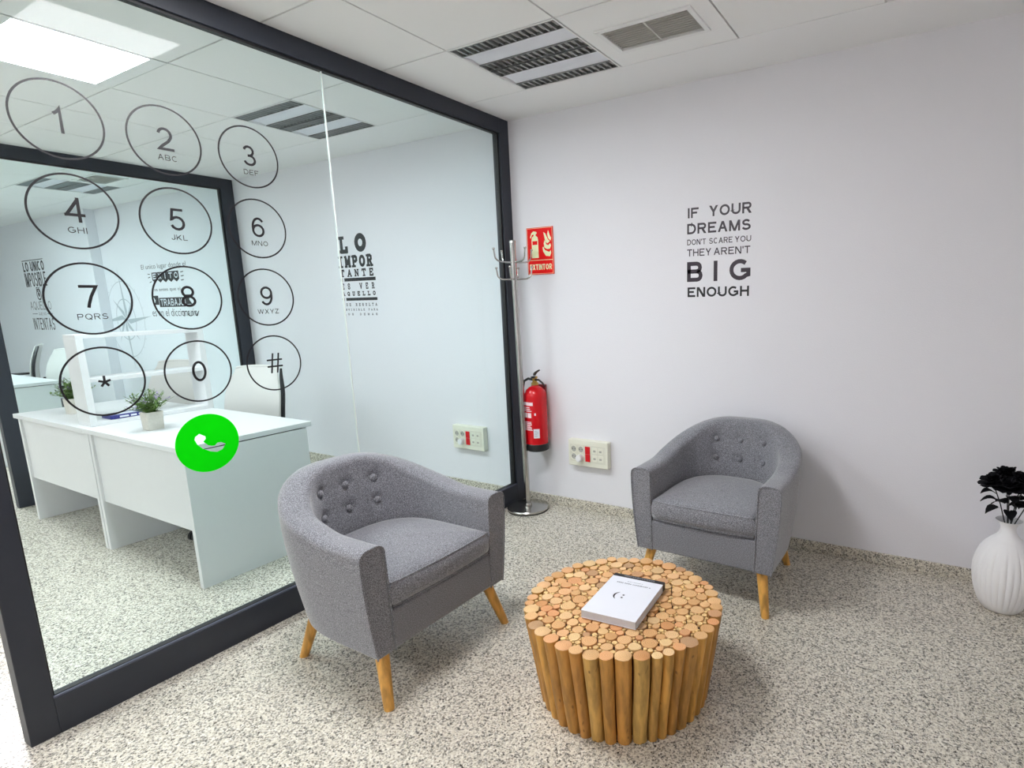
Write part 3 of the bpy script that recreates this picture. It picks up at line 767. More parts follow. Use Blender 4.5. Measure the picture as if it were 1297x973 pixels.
# ------------------------------------------------------------------ book on the table
bk = thing('book', 'thick white paperback with a black spine lying on the log table', 'book', (1.587, -1.494, TH+.0025), .075)
bw, bl, bh = .100, .136, .028
MB().box(-bw, -bl, .0015, bw, bl, bh-.0015).build('page_block', 'pages', bk)
MB().box(-bw-.001, -bl-.001, bh-.0015, bw+.001, bl-.002, bh).build('front_cover', 'paper', bk)
MB().box(-bw-.001, -bl-.001, 0, bw+.001, bl-.002, .0015).build('back_cover', 'paper', bk)
MB().box(-bw-.002, bl-.003, 0, bw+.002, bl+.020, bh+.0005).build('spine', 'black', bk, bevel=.002)
fb = lambda a, b, w_: (a, b, bh+.0003+w_)
m = MB()
arc = [(-.006+.030*math.cos(th), .0+.030*math.sin(th)) for th in [PI-.95+1.9*k/12 for k in range(13)]]
for k in range(12):
    w1 = .0012+.0022*math.sin(PI*k/12); w2 = .0012+.0022*math.sin(PI*(k+1)/12)
    p, q = arc[k], arc[k+1]
    m.add([fb(p[0]-w1, p[1], 0), fb(q[0]-w2, q[1], 0), fb(q[0]+w2, q[1], 0), fb(p[0]+w1, p[1], 0)], [(0,1,2,3)])
for cy_ in (-.009, .009):
    m.add([fb(-.004+.0042*math.cos(2*PI*j/12), cy_+.0042*math.sin(2*PI*j/12), 0) for j in range(12)], [tuple(range(12))])
m.build('cover_face', 'decal', bk, smooth=False, label='small sideways smiling face print')
m = MB(); q = random.Random(5)                                  # two rows of lettering too small to read
for (v, hgt, a0, a1) in ((.088, .008, -.066, .070), (.106, .004, -.03, .034)):
    x = a0
    while x < a1:
        wd = q.uniform(.35, .8)*hgt
        rect(m, x, v, min(x+wd, a1), v+hgt*q.uniform(.7, 1), fb, .0001); x += wd+hgt*q.choice((.22, .22, .25, .7))
m.build('cover_title', 'greyink', bk, smooth=False)
m = MB(); x = -.06
while x < .06:
    wd = q.uniform(.002, .005); rect(m, x, bl+.006, x+wd, bl+.012, lambda a, b, w_: (a, b, bh+.0008+w_), .0001); x += wd+.0025
m.build('spine_lettering', 'greyink', bk, smooth=False)

# ------------------------------------------------------------------ coat rack
cr_ = thing('coat_rack', 'chrome coat stand with a round base in the wall corner', 'coat rack', (.150, -.172, 0))
MB().lathe([(.138, .0), (.141, .002), (.141, .007), (.139, .009)], n=48).build('rubber_rim', 'rubber', cr_)
MB().lathe([(.141, .009), (.142, .018), (.138, .023), (.05, .0245), (.024, .026)], n=48).build('base', 'steel', cr_)
top = Vector((-.026, 0, 1.772))
MB().tube([(0, 0, .02), top*.25+Vector((0, 0, .0)), top*.5, top*.75, top], .0185, 18).build('pole', 'steel', cr_)
MB().lathe([(.026, .024), (.026, .036), (.0195, .046)], n=20).build('collar', 'steel', cr_)
MB().lathe([(.0205, 0), (.0205, .012), (.017, .018), (.004, .020)], c=(top.x, top.y, top.z-.002), n=20).build('cap', 'steel', cr_)
for zc, rad, rise, ph in ((1.652, .136, .080, -.35), (1.545, .112, .074, .44)):
    cx = top.x*zc/top.z
    MB().lathe([(.022, -.007), (.022, .007)], c=(cx, 0, zc), n=18).build('hub', 'steel', cr_)
    for k in range(4):
        a = ph+PI/2*k; d = Vector((math.cos(a), math.sin(a), 0)); c0 = Vector((cx, 0, zc))
        pts = [c0+d*.015, c0+d*(rad*.35), c0+d*(rad*.62)+Vector((0, 0, .001))]
        pts += [c0+d*(rad*.62+rad*.36*math.sin(th))+Vector((0, 0, .001+rise*.45*(1-math.cos(th)))) for th in (.35, .7, 1.05, 1.4)]
        pts += [c0+d*rad+Vector((0, 0, rise*.72)), c0+d*(rad*1.03)+Vector((0, 0, rise*.98))]
        hk = MB().tube(pts, .0052, 8); e = pts[-1]
        hk.lathe([(.002, -.007), (.007, -.004), (.0085, .001), (.007, .006), (.002, .008)], c=tuple(e), n=10)
        hk.build('hook', 'steel', cr_)

# ------------------------------------------------------------------ fire extinguisher
ex = thing('fire_extinguisher', 'red fire extinguisher hanging on the white wall', 'extinguisher', (.192, -.092, .405))
MB().lathe([(.066, 0), (.0765, .006), (.078, .012), (.078, .048), (.075, .052)], n=32).build('foot_ring', 'black', ex)
MB().lathe([(.070, .045), (.0752, .050), (.0752, .365), (.072, .392), (.060, .416), (.042, .432), (.026, .440), (.022, .452)], n=36).build('cylinder', 'red', ex)
MB().lathe([(.024, .448), (.024, .462), (.016, .468), (.016, .492), (.020, .495), (.020, .505)], n=18).build('valve', 'brass', ex)
m = MB().loft([[(-.012, -.014, .497), (.012, -.014, .497), (.012, .010, .506), (-.012, .010, .506)], [(.014, -.060, .500), (.030, -.052, .500), (.030, -.052, .512), (.014, -.060, .512)]])
m.build('carry_handle', 'black', ex)
m = MB().loft([[(-.020, .012, .508), (-.004, .016, .508), (-.004, .016, .522), (-.020, .012, .522)], [(.02, -.022, .530), (.03, -.012, .530), (.03, -.012, .540), (.02, -.022, .540)],
               [(.070, -.052, .552), (.076, -.040, .552), (.076, -.040, .558), (.070, -.052, .558)]])
m.build('lever', 'black', ex)
MB().tube([(-.014, 0, .482), (-.05, -.004, .488), (-.085, -.006, .470), (-.098, -.006, .42), (-.096, -.004, .30), (-.092, -.002, .18), (-.088, 0, .08)], [.008, .009, .009, .009, .009, .010, .012], 10).build('hose', 'black', ex)
MB().tube([(.014, -.012, .484), (.045, -.016, .486), (.070, -.014, .468), (.082, .0, .440)], .0065, 8).build('grip_loop', 'black', ex)
MB().box(-.03, .072, .30, .03, .090, .44).build('wall_bracket', 'darkred', ex)
def cylfn(R, a0): return lambda a, b, w_: ((R+w_)*math.cos(a0+a/R), (R+w_)*math.sin(a0+a/R), b)
m = MB(); cf = cylfn(.0757, -PI/2)
def curved(mb, a0, v0, a1, v1, mi=0, n=6):
    for k in range(n):
        x0 = a0+(a1-a0)*k/n; x1 = a0+(a1-a0)*(k+1)/n
        mb.add([cf(x0, v0, .0002), cf(x1, v0, .0002), cf(x1, v1, .0002), cf(x0, v1, .0002)], [(0,1,2,3)], mi)
q = random.Random(11)
curved(m, -.055, .318, .028, .340)
for v in (.302, .290, .278): curved(m, -.055, v, q.uniform(-.01, .02), v+.006)
curved(m, -.055, .236, -.020, .268); curved(m, -.014, .236, .014, .268); curved(m, .036, .252, .046, .268)
for v in (.204, .195, .186, .177, .168, .159, .150): curved(m, -.055, v, q.uniform(.0, .026), v+.005)
m.build('instruction_print', 'pinkink', ex, smooth=False)
m = MB(); curved(m, .026, .098, .066, .160); m.build('inspection_label', 'paper', ex, smooth=False)
m = MB()
for k in range(6): curved(m, .030, .106+k*.008, .030+q.uniform(.018, .03), .1085+k*.008, 0, 3)
for (i_, (x_, y_, z_)) in enumerate(m.v): m.v[i_] = (x_*1.004, y_*1.004, z_)
m.build('label_lines', 'greyink', ex, smooth=False)

# extinguisher sign
sg = thing('safety_sign', 'red EXTINTOR sign with extinguisher and flame symbols', 'sign', (.113, -.006, 1.577))
SW, SH = .210, .299
MB().box(0, 0, 0, SW, .004, SH).build('panel', 'signred', sg, bevel=.001)
sf = lambda a, b, w_: (a, -.0004-w_, b)
m = MB()
for (a, b, c, d) in ((.005, .004, SW-.005, .006), (.005, SH-.006, SW-.005, SH-.004), (.005, .004, .007, SH-.004), (SW-.007, .004, SW-.005, SH-.004), (.005, .090, SW-.005, .093)): rect(m, a, b, c, d, sf, .0002)
sans(m, 'EXTINTOR', .018, .030, SW-.016, .066, sf, .17, .16)
# extinguisher: body, neck, handle, hose
rect(m, .040, .106, .092, .190, sf, .0002); rect(m, .040, .214, .092, .222, sf, .0002)
m.prism([(.040, .222), (.092, .222), (.088, .238), (.076, .246), (.056, .246), (.044, .238)], sf, .0002)
rect(m, .040, .19, .046, .214, sf, .0002); rect(m, .086, .19, .092, .214, sf, .0002)
m.prism([(.058, .246), (.074, .246), (.074, .256), (.084, .262), (.080, .272), (.056, .276), (.040, .264), (.028, .238), (.033, .232), (.044, .254), (.058, .256)], sf, .0002)
# flames
m.prism([(.150, .116), (.182, .112), (.192, .134), (.190, .150), (.178, .140), (.160, .146), (.146, .152), (.138, .162), (.132, .176), (.126, .168), (.130, .144)], sf, .0002)
m.prism([(.140, .170), (.160, .158), (.184, .160), (.192, .180), (.186, .194), (.172, .182), (.156, .188), (.150, .204), (.144, .216), (.136, .196)], sf, .0002)
m.prism([(.150, .204), (.166, .194), (.184, .206), (.168, .222), (.152, .256), (.136, .266), (.142, .238)], sf, .0002)
m.prism([(.172, .226), (.190, .210), (.196, .226), (.186, .244), (.174, .276), (.166, .252)], sf, .0002)
m.build('symbols', 'cream', sg, smooth=False, label='pale yellow extinguisher, flames and lettering')

# ------------------------------------------------------------------ wall socket panels
def socket_panel(x, z, label, plug):
    t = thing('socket_panel', label, 'wall socket', (x, 0, z), group='wall socket panels')
    W, Hh, D = .302, .178, .046
    MB().box(0, -D, 0, W, 0, Hh).build('housing', 'ivory', t, bevel=.004)
    MB().box(.014, -D-.002, .030, W-.016, -D, Hh-.030).build('faceplate', 'ivory2', t, bevel=.001)
    for cx in (.045, .100):
        for cz in (.116, .064):
            s = MB(); rg = [(.0245, 0), (.0245, -.004), (.0205, -.004), (.0195, -.0006)]
            s.loft([[(cx+a*math.cos(2*PI*j/24), -D-.002+b, cz+a*math.sin(2*PI*j/24)) for j in range(24)] for a, b in rg], False, True, mcap=1)
            so = s.build('socket', ['ivory', 'socketwell'], t, angle=30)
            hp = MB()
            for dx in (-.0095, .0095): hp.loft([[(cx+dx+.003*math.cos(2*PI*j/10), y_, cz+.003*math.sin(2*PI*j/10)) for j in range(10)] for y_ in (-D-.0036, -D-.0028)])
            hp.build('pin_hole', 'darkgap', so)
    for cz in (.062, .114):
        b_ = MB().box(.133, -D-.006, cz-.0255, .171, -D, cz+.0255).build('red_socket', 'redplastic', t, bevel=.002, label='red socket')
    for cx in (.205, .250):
        for cz in (.064, .116):
            d_ = MB().box(cx-.019, -D-.0045, cz-.021, cx+.019, -D-.001, cz+.021).build('data_outlet', 'ivory', t, bevel=.001)
            MB().box(cx-.009, -D-.0050, cz-.008, cx+.009, -D-.0044, cz+.005).build('port', 'portgrey', d_)
    if plug:
        p = MB().loft([[(.098+a*math.cos(2*PI*j/18), y_, .060+a*math.sin(2*PI*j/18)) for j in range(18)] for a, y_ in ((.020, -D-.002), (.0235, -D-.010), (.0235, -D-.034), (.018, -D-.040))])
        po = tag(p.build('plug', 'offwhite', None, (x, 0, z)), plug, 'plug')
    return t
socket_panel(.412, .316, 'ivory wall socket panel beside the fire extinguisher', 'round white plug in the socket panel beside the extinguisher')
socket_panel(-.632, .320, 'ivory wall socket panel seen through the glass partition', 'round white plug in the socket panel behind the glass')

# ------------------------------------------------------------------ vinyl lettering on the walls
def wallfn(x0, z0, y=-.0006): return lambda a, b, w_: (x0+a, y-w_, z0+b)
def lettering(name, label, lines):
    t = thing(name, label, 'wall lettering')
    for m_, mt in lines: m_.build('text_line', mt, t, smooth=False)
    return t
qf = wallfn(1.238, 1.411)
QW = .366
def ln(items, th):
    m_ = MB()
    for s_, a0, a1, v0_, v1_ in items: sans(m_, s_, a0*QW, v0_-1.411, a1*QW, v1_-1.411, qf, th, .15 if th > .14 else .22)
    return m_
lettering('wall_lettering', 'dark vinyl quote IF YOUR DREAMS on the white wall above the armchair', [
    (ln([('IF', .01, .185, 1.846, 1.901)], .19), 'decal_purple'), (ln([('YOUR', .35, 1.0, 1.846, 1.903)], .19), 'decal_purple'),
    (ln([('DREAMS', 0, .99, 1.759, 1.816)], .19), 'decal_purple'),
    (ln([("DON'T", 0, .305, 1.699, 1.730)], .15), 'decal_purple'), (ln([('SCARE', .355, .72, 1.699, 1.730)], .15), 'decal_purple'), (ln([('YOU', .755, 1.0, 1.699, 1.730)], .15), 'decal_purple'),
    (ln([('THEY', 0, .39, 1.637, 1.676)], .155), 'decal_purple'), (ln([("AREN'T", .43, .99, 1.637, 1.676)], .155), 'decal_purple'),
    (ln([('B', 0, .255, 1.495, 1.606)], .20), 'decal_purple'), (ln([('I', .430, .495, 1.495, 1.606)], .20), 'decal_purple'), (ln([('G', .68, 1.0, 1.495, 1.608)], .20), 'decal_purple'),
    (ln([('ENOUGH', .01, .985, 1.409, 1.464)], .20), 'decal')])
# eye-chart lettering
x0, x1 = -1.842, -1.392
zf = lambda py: 1.970-(py-295)*.00625
ef = wallfn(0, 0)
def sl_(txt, p0, p1, a0=0, a1=1, t=.22, fill=.9):
    m_ = MB(); slab(m_, txt, x0+(x1-x0)*a0, zf(p1), x0+(x1-x0)*a1, zf(p0), ef, t, fill); return m_
m1 = sl_('L', 297, 319.5, .06, .36, .26, .95); slab(m1, 'O', x0+.45*.50, zf(319.5), x0+.45*.86, zf(295), ef, .27, .98)
bars = []
for p0, p1 in ((350.8, 355), (376.3, 380)):
    b_ = MB(); rect(b_, x0+.02, zf(p1), x0+.05, zf(p0), ef); rect(b_, x0+.07, zf(p1), x1-.0, zf(p0), ef); bars.append((b_, 'decal'))
lettering('wall_lettering', 'black eye-chart lettering LO IMPORTANTE on the office wall', [
    (m1, 'decal'), (sl_('IMPOR', 322, 338, 0, .98, .27, .96), 'decal'), (sl_('TANTE', 339.5, 349.5, .02, 1, .22, .66), 'decal'), bars[0],
    (sl_('ES VER', 357.5, 365.5, .02, 1, .24, .5), 'decal'), (sl_('AQUELLO', 368, 374, .03, 1, .24, .6), 'decal'), bars[1],
    (sl_('QUE RESULTA', 383.3, 387.2, .03, 1, .22, .6), 'decal_mid'), (sl_('INVISIBLE PARA', 390.3, 393.2, .03, 1, .22, .6), 'decal_mid'), (sl_('LOS DEMAS', 396.2, 399.2, .03, 1, .22, .5), 'decal_mid')])
# LO UNICO IMPOSIBLE on the step of the far wall
uf = wallfn(0, 0, -.1008)
ux0, ux1 = -8.20, -7.50
uz = lambda py: 2.05-(py-333)*.0104
def ul(txt, p0, p1, bold, a0=0, a1=1):
    m_ = MB(); sans(m_, txt, ux0+(ux1-ux0)*a0, uz(p1), ux0+(ux1-ux0)*a1, uz(p0), uf, bold, .2); return m_
orn = MB()
for R_, w__ in ((.075, .02), (.03, .03)):
    ring(orn, R_, w__, lambda a, b, w_: uf(ux0+.37+a, uz(374)+b, 0), 24)
sans(orn, 'ES', ux0+.31, uz(371), ux0+.43, uz(365), uf, .2)
line = MB(); rect(line, ux0, uz(331.8), ux1, uz(331), uf)
qn = ul('QUE NO', 396.5, 400, .14, .34, .70); rect(qn, ux0+.03, uz(398.6), ux0+.2, uz(397.8), uf); rect(qn, ux0+.53, uz(398.6), ux1, uz(397.8), uf)
lettering('wall_lettering', 'black condensed lettering LO UNICO IMPOSIBLE on the far left wall', [(line, 'decal'), (ul('LO UNICO', 333, 345, .20), 'decal'), (ul('IMPOSIBLE', 346.5, 364, .12), 'decal'), (orn, 'decal'),
    (ul('AQUELLO', 382.5, 393, .10), 'decal_mid'), (qn, 'decal_mid'), (ul('INTENTAS', 403.5, 418.5, .115), 'decal')])
# EXITO / TRABAJO
dx0, dx1 = -5.19, -4.22
dz = lambda py: 1.86-(py-336)*.00825
df = wallfn(0, 0)
X_ = lambda a: dx0+(dx1-dx0)*a
def dl(txt, p0, p1, a0, a1, bold):
    m_ = MB(); text(m_, txt, X_(a0), dz(p1), X_(a1), dz(p0), df, bold); return m_
ext_ = MB()
for k in range(5):                                              # pennants carrying the letters
    a0 = .22+.118*k
    ext_.prism([(X_(a0), dz(354)), (X_(a0+.058), dz(357.5)), (X_(a0+.116), dz(354)), (X_(a0+.116), dz(344)), (X_(a0), dz(344))], df, .0004)
for a, p in ((.13, 345), (.13, 350), (.15, 356)): ext_.prism([(X_(a), dz(p+1)), (X_(a+.05), dz(p+(1.5 if p < 350 else 0))), (X_(a+.05), dz(p+(.6 if p < 350 else -1))), (X_(a), dz(p))], df, .0004)
for a, p in ((.85, 345), (.85, 350), (.84, 355)): ext_.prism([(X_(a), dz(p+1.5)), (X_(a+.06), dz(p+1)), (X_(a+.06), dz(p)), (X_(a), dz(p+.4))], df, .0004)
trab = MB(); rect(trab, X_(.30), dz(389), X_(.86), dz(377), df)
trab.prism([(X_(.18), dz(386)), (X_(.29), dz(386)), (X_(.29), dz(374)), (X_(.17), dz(374)), (X_(.22), dz(380))], df, .0004)
trab.prism([(X_(.87), dz(386)), (X_(1.0), dz(386)), (X_(.95), dz(380)), (X_(1.0), dz(374)), (X_(.87), dz(374))], df, .0004)
dt = lettering('wall_lettering', 'grey and black lettering EXITO and TRABAJO on the far office wall', [(dl('El unico lugar donde el', 333, 341, .0, .98, .0), 'decal_mid'), (ext_, 'decal'), (dl('va antes que el', 364, 369.5, .22, .80, .0), 'decal_mid'), (trab, 'decal'),
    (dl('es en el diccionario', 391, 401, .10, 1.08, .0), 'decal_mid')])
wf2 = lambda a, b, w_: (a, -.0014-w_, b)
m = MB()
for k, ch in enumerate('EXITO'): sans(m, ch, X_(.240+.118*k+(.02 if ch == 'I' else 0)), dz(352.8), X_(.240+.118*k+(.055 if ch == 'I' else .075)), dz(345.5), wf2, .2)
m.build('text_line', 'paper', dt, smooth=False)
m = MB(); sans(m, 'TRABAJO', X_(.33), dz(387.5), X_(.84), dz(378.5), wf2, .16); m.build('text_line', 'paper', dt, smooth=False)
# compass rose
cx, cz = -5.74, 1.29
m = MB(); cf2 = wallfn(cx, cz, -.0004)
for k in range(8):
    a = PI/4*k+.06; R_ = .62 if k % 2 == 0 else .36; wd = .055 if k % 2 == 0 else .05
    d = Vector((math.cos(a), math.sin(a))); n_ = Vector((-d.y, d.x))
    m.prism([(0, 0), (d.x*wd*1.6-n_.x*wd, d.y*wd*1.6-n_.y*wd), (d.x*R_, d.y*R_)], cf2, .0002)
ring(m, .24, .012, lambda a, b, w_: cf2(a, b, 0), 48); ring(m, .44, .008, lambda a, b, w_: cf2(a, b, 0), 48)
for k in range(24):
    a = 2*PI*k/24; m.prism([(.44*math.cos(a), .44*math.sin(a)), (.47*math.cos(a+.02), .47*math.sin(a+.02)), (.47*math.cos(a+.04), .47*math.sin(a+.04))], cf2, .0002)
tag(m.build('wall_decal', 'decal_grey', smooth=False), 'pale grey compass rose decal on the far office wall', 'wall decal')

# ------------------------------------------------------------------ desks
def desk(name, x0, x1, y0, y1, label, z=.742, group='white desks in the glazed office'):
    t = thing(name, label, 'desk', (x0, y0, 0), group=group)
    W, D = x1-x0, y1-y0
    MB().box(.001, -.02, z-.028, W-.001, D, z).build('desk_top', 'white', t, bevel=.0015)
    for a in (.004, W-.034): MB().box(a, 0, 0, a+.030, D-.03, z-.034).build('leg_panel', 'white', t, bevel=.001)
    for a in (.012, W-.026): MB().box(a, .01, z-.034, a+.012, D-.05, z-.028).build('spacer', 'darkgap', t)
    MB().box(.0345, .012, .30, W-.0345, .030, z-.029).build('modesty_panel', 'white', t)
    return t
desk('desk', -1.722, -.650, -1.82, -1.150, 'white office desk nearest the keypad glass')
desk('desk', -2.800, -1.724, -1.82, -1.150, 'white office desk beyond the open desk shelf')
desk('desk', -6.30, -4.86, -1.62, -.940, 'white desk in the far office behind the second partition', group='white desks in the far office')

# open shelf standing across the desk joint
sh = thing('desk_shelf', 'white open two-tier shelf standing on the desks', 'shelf', (-1.885, -1.80, .743))
SD, SL, SHh = .165, .66, .53
for y_ in (0, SL-.034): MB().box(0, y_, .0218, SD, y_+.034, SHh-.0222).build('side_panel', 'white', sh, bevel=.001)
for nm, z_ in (('bottom_board', 0), ('middle_board', .255), ('top_board', SHh-.022)):
    if nm == 'middle_board': MB().box(0, .0345, z_, SD, SL-.0345, z_+.022).build(nm, 'white', sh, bevel=.001)
    else: MB().box(0, 0, z_, SD, SL, z_+.0215).build(nm, 'white', sh, bevel=.001)
lf = thing('card_holder', 'navy blue card with white print lying on the shelf bottom', 'card', (-1.79, -1.60, .7655))
MB().box(-.06, -.10, 0, .06, .10, .022).build('card_stack', 'blue', lf, bevel=.002)
m = MB()
for k, (a, b) in enumerate(((-.055, -.01), (.0, .03), (.04, .06))): rect(m, a, .006, b, .016, lambda p, q_, w_: (.0605+w_, p, q_), .0002)
rect(m, -.03, -.06, .03, .05, lambda p, q_, w_: (p, q_, .0222+w_), .0001)
m.build('print', 'paper', lf, smooth=False)

# potted plants
def plant(label, loc, seed):
    t = thing('potted_plant', label, 'plant', loc, group='small potted plants on the desks')
    q = random.Random(seed)
    m = MB(); cs = [(-1, -1), (1, -1), (1, 1), (-1, 1)]
    def sq(h_, z_):
        pts = []
        for cx_, cy_ in cs:
            c0 = math.atan2(cy_, cx_)
            for e in (-.5, -.25, 0, .25, .5): pts.append((cx_*(h_-.008)+.008*math.cos(c0+e*PI/2), cy_*(h_-.008)+.008*math.sin(c0+e*PI/2), z_))
        return pts
    m.loft([sq(.038, 0), sq(.042, .100), sq(.037, .100), sq(.036, .088)]); m.build('pot', 'pot', t)
    MB().loft([sq(.0355, .084), sq(.0355, .090)]).build('soil', 'soil', t)
    fl = MB(); bl_ = MB()
    for k in range(60):
        a = q.uniform(0, 2*PI); lean = q.uniform(.1, 1.0); hgt = q.uniform(.07, .15)*(1.1-.35*lean)
        d = Vector((math.cos(a), math.sin(a), 0)); b0 = Vector((q.uniform(-.02, .02), q.uniform(-.02, .02), .088))
        pts = [b0+d*(lean*.125*f_**1.3)+Vector((0, 0, hgt*f_-.02*lean*f_*f_)) for f_ in (0, .35, .7, 1)]
        fl.tube(pts, [.0016, .0014, .0012, .0008], 4)
        for g in range(13):
            f_ = .25+.75*g/12; i_ = min(2, int(f_*3)); p = pts[i_].lerp(pts[i_+1], f_*3-i_)
            aa = q.uniform(0, 2*PI); ld = Vector((math.cos(aa), math.sin(aa), q.uniform(-.1, .9))).normalized(); sd = ld.cross(Vector((0, 0, 1))).normalized()*.0042
            L_ = q.uniform(.018, .034)
            tgt = bl_ if (k % 4 == 0 and g > 7) else fl
            tgt.add([p, p+ld*L_*.5+sd, p+ld*L_, p+ld*L_*.5-sd], [(0, 1, 2, 3)])
    fl.build('foliage', 'leaf', t, smooth=False); bl_.build('blossom', 'bloom', t, smooth=False)
    return t
plant('small potted plant on the nearest desk, in front of the shelf', (-1.30, -1.665, .743), 1)
plant('small potted plant on the far desk, left of the shelf', (-2.40, -1.645, .743), 2)

# ------------------------------------------------------------------ office chairs
def office_chair():
    t = thing('office_chair', '', 'office chair')                # faces -Y
    for k in range(5):
        a = 2*PI*k/5-PI/2; d = Vector((math.cos(a), math.sin(a), 0))
        MB().tube([Vector((0, 0, .10)), d*.15+Vector((0, 0, .095)), d*.30+Vector((0, 0, .07))], [.022, .018, .014], 8).build('base_leg', 'black', t)
        c = d*.30; s_ = Vector((-d.y, d.x, 0)); m = MB()
        for e in (-.016, .016):
            m.loft([[c+s_*(e+g)+Vector((0, 0, .03))+.029*(math.cos(2*PI*j/14)*d+math.sin(2*PI*j/14)*Vector((0, 0, 1))) for j in range(14)] for g in (-.010, .010)])
        m.build('castor', 'black', t)
    MB().lathe([(.03, .09), (.03, .26), (.018, .26), (.018, .40)], n=16).build('gas_column', 'black', t)
    MB().box(-.10, -.10, .395, .10, .12, .425).build('mechanism', 'black', t, bevel=.01)
    def rr(h1, h2, z_, rc=.09):
        p = []
        for cx_, cy_ in ((1, -1), (1, 1), (-1, 1), (-1, -1)):
            a0 = math.atan2(cy_, cx_)
            for e in (-.5, -.25, 0, .25, .5): p.append((cx_*(h1-rc)+rc*math.cos(a0+e*PI/2), cy_*(h2-rc)+rc*math.sin(a0+e*PI/2)-.02, z_))
        return p
    MB().loft([rr(.20, .19, .425), rr(.238, .232, .445), rr(.24, .235, .475), rr(.22, .21, .492)]).build('seat', 'seatgrey', t)
    # curved pale mesh back
    def bp_(a, f_):                                              # a -1..1 across, f_ 0..1 up
        wv = .19+.075*math.sin(PI*min(1, .25+f_*.55))-.035*smooth01((f_-.6)/.4)
        z_ = .52+.49*f_; y_ = .215+.055*math.sin(PI*f_*.9+.2)*-.6+.075*f_+.055*abs(a)**2*-1
        return Vector((a*wv, y_, z_-.010*(abs(a)**4)*(1 if f_ > .9 else 0)))
    N1, N2 = 12, 14
    m = MB()
    fr_ = [[bp_(-1+2*i/N1, j/N2) for i in range(N1+1)] for j in range(N2+1)]
    m.loft([row+[p+Vector((0, .010, 0)) for p in reversed(row)] for row in fr_])
    m.build('mesh_back', 'meshback', t)
    for sx in (-1, 1):
        MB().tube([bp_(sx*.97, j/12)+Vector((0, .030, 0)) for j in range(13)], [.013]*10+[.012, .010, .007], 8).build('back_frame', 'black', t)
    MB().tube([bp_(-1+2*i/10, 1)+Vector((0, .006, 0)) for i in range(11)], .009, 8).build('top_rail', 'meshback', t)
    MB().tube([(0, .12, .41), (0, .22, .43), (0, .26, .52), (0, .262, .62)], .022, 10).build('back_support', 'black', t)
    for sx in (-1, 1):
        ar = MB().tube([(sx*.18, 0, .42), (sx*.27, .0, .44), (sx*.285, .0, .55), (sx*.285, -.02, .645)], .013, 8)
        ao = ar.build('arm_support', 'black', t)
        MB().box(sx*.285-.03, -.15, .645, sx*.285+.03, .11, .668).build('arm_pad', 'black', ao, bevel=.008)
    return t
oc = office_chair()
for k, (x_, y_, rz_, lb) in enumerate([(-1.415, -1.215, .12, 'pale mesh office chair at the desk nearest the keypad glass'), (-2.47, -1.19, .22, 'pale mesh office chair seen through the white desk shelf'),
        (-5.36, -.92, .2, 'pale mesh office chair in the far office beside the left plant'), (-6.95, -.72, -.35, 'office chair with a dark curved back at the far left edge')]):
    o = oc if k == 0 else copy_tree(oc)
    o.location = (x_, y_, 0); o.rotation_euler = (0, 0, rz_)
    tag(o, lb, 'office chair', 'mesh office chairs')

# ------------------------------------------------------------------ vase and roses
VX, VY = 2.838, -.225
vs = thing('vase', 'white ribbed ceramic vase on the floor by the wall', 'vase', (VX, VY, 0))
prof = [(.0, .004), (.060, .0), (.076, .004), (.092, .03), (.106, .065), (.117, .11), (.1225, .155), (.122, .195), (.115, .235), (.102, .270), (.084, .300), (.062, .324), (.043, .342), (.032, .360), (.029, .378), (.034, .396), (.048, .412), (.050, .415), (.046, .413), (.031, .396), (.025, .378), (.027, .355)]
NV = 168; rings = []
for i_, (rr, z_) in enumerate(prof):
    ringp = []
    for j in range(NV):
        a = 2*PI*j/NV
        ph = (a*14/PI) % 1.0                                     # 28 ribs
        amp = .0055*smooth01(z_/.03)*smooth01((.268-.022*math.cos(2*PI*(a*7/PI))-z_)/.03) if i_ < 12 else 0
        k_ = rr-amp*(1-abs(math.sin(PI*ph))**.6)
        ringp.append((k_*math.cos(a), k_*math.sin(a), z_))
    rings.append(ringp)
# denser rings for the fluted part
dense = []
for a, b in zip(rings[:-1], rings[1:]): dense.append(a)
MB().loft(rings[1:], True, False).build('body', 'ceramic', vs, angle=60)

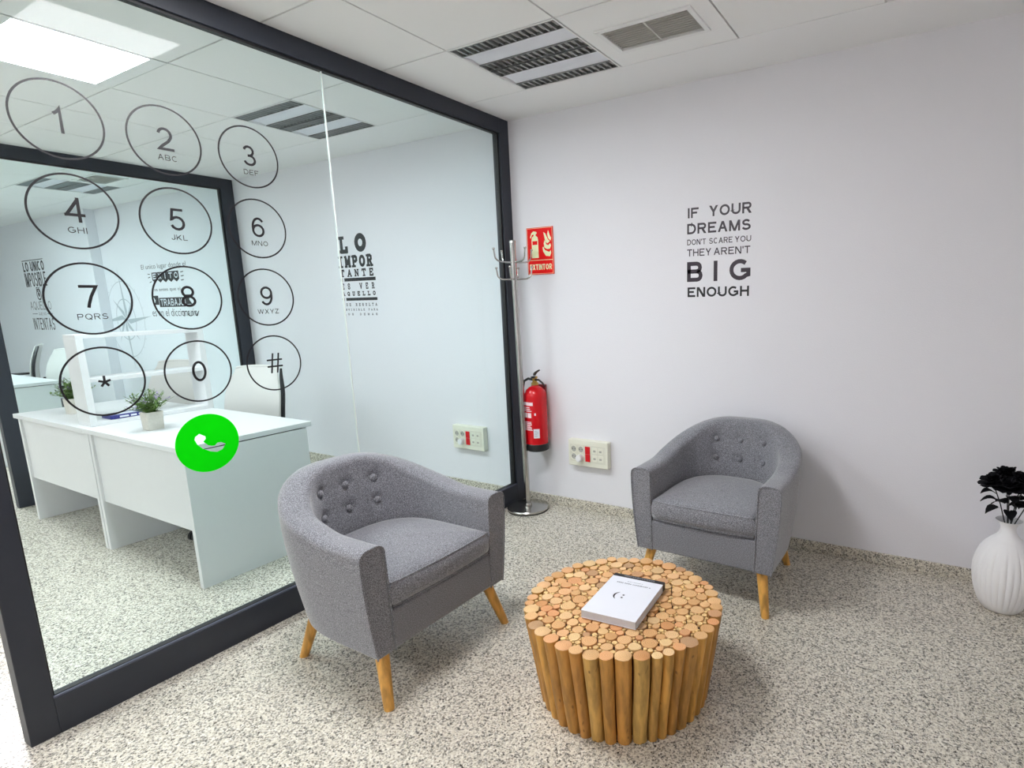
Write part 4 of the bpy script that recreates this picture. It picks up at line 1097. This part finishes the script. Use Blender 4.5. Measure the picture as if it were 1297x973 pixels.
def rose_head(q):
    m = MB()
    def petal(ang_, rad, hgt, wid_, lean, z0):
        d = Vector((math.cos(ang_), math.sin(ang_), 0)); s_ = Vector((-d.y, d.x, 0)); rows = []
        for i in range(5):
            f_ = i/4; row = []
            for j in range(5):
                g = -1+j/2; wv = wid_*(.35+.65*math.sin(PI*(.12+.66*f_)))
                p = d*(rad*(.35+.65*f_)+lean*f_*f_)+s_*(g*wv)-d*(.35*wv*g*g)+Vector((0, 0, z0+hgt*f_-.004*f_*g*g))
                if i == 4: p += d*.006*q.uniform(.4, 1.4)-Vector((0, 0, .003))
                row.append(p)
            rows.append(row)
        m.loft(rows, False, False, False)
    for n_, rad, hgt, wd, lean in ((3, .006, .034, .012, .0), (4, .013, .034, .018, .002), (5, .021, .031, .022, .006), (6, .030, .026, .025, .011), (7, .036, .016, .027, .016)):
        o_ = q.uniform(0, 6)
        for k in range(n_): petal(o_+2*PI*k/n_+q.uniform(-.15, .15), rad, hgt*q.uniform(.9, 1.1), wd, lean, -.012)
    m.lathe([(.006, -.022), (.013, -.014), (.012, -.002), (.004, .006)], n=10)
    return m
q = random.Random(21)
roses = [((-.070, -.012, .585), 'leftmost'), ((-.022, .030, .612), 'rear'), ((-.018, -.050, .582), 'front'), ((.040, -.012, .604), 'middle'), ((.036, .056, .575), 'wall-side'), ((.088, -.030, .580), 'rightmost')]
RL = {'leftmost': 'black artificial rose at the left of the bouquet', 'rear': 'black artificial rose at the top of the bouquet', 'front': 'black artificial rose at the front of the bouquet', 'middle': 'black artificial rose in the middle of the bouquet',
      'wall-side': 'black artificial rose nearest the wall in the bouquet', 'rightmost': 'black artificial rose at the right of the bouquet'}
for k, (p, nm) in enumerate(roses):
    t = thing('rose', RL[nm], 'rose', (VX, VY, .0), group='black roses in the white vase')
    p = Vector(p); a = Vector((p.x*.12, p.y*.12, .375))
    hd = rose_head(q)
    tilt = Vector((p.x*4, p.y*4, 1)).normalized(); rot = Vector((0, 0, 1)).rotation_difference(tilt)
    hd.v = [tuple(p+rot @ Vector((v[0]*1.15, v[1]*1.15, v[2]*1.75))) for v in hd.v]
    hd.build('flower_head', 'petal', t)
    low = Vector((-p.x*.12, -p.y*.12, .20))
    MB().tube([low, a, a.lerp(p, .5)+Vector((0, 0, .006)), p-Vector((0, 0, .015))], .0024, 6).build('stem', 'stem', t)
    for e in range(3):
        b0 = a.lerp(p, .45+.14*e); aa = q.uniform(0, 2*PI) if e else math.atan2(p.y, p.x)+.4
        d = Vector((math.cos(aa), math.sin(aa), -.15+.2*e)).normalized(); s_ = d.cross(Vector((0, 0, 1))).normalized(); m = MB(); rows = []
        for i in range(6):
            f_ = i/5; wv = .025*math.sin(PI*min(1, .06+f_*.94))**.8
            c = b0+d*(.008+.062*f_)+Vector((0, 0, .012*math.sin(PI*f_)-.018*f_*f_))
            rows.append([c-s_*wv+Vector((0, 0, .004)), c-s_*wv*.5, c, c+s_*wv*.5, c+s_*wv+Vector((0, 0, .004))])
        m.loft(rows, False, False, False); m.build('leaf', 'petal', t)
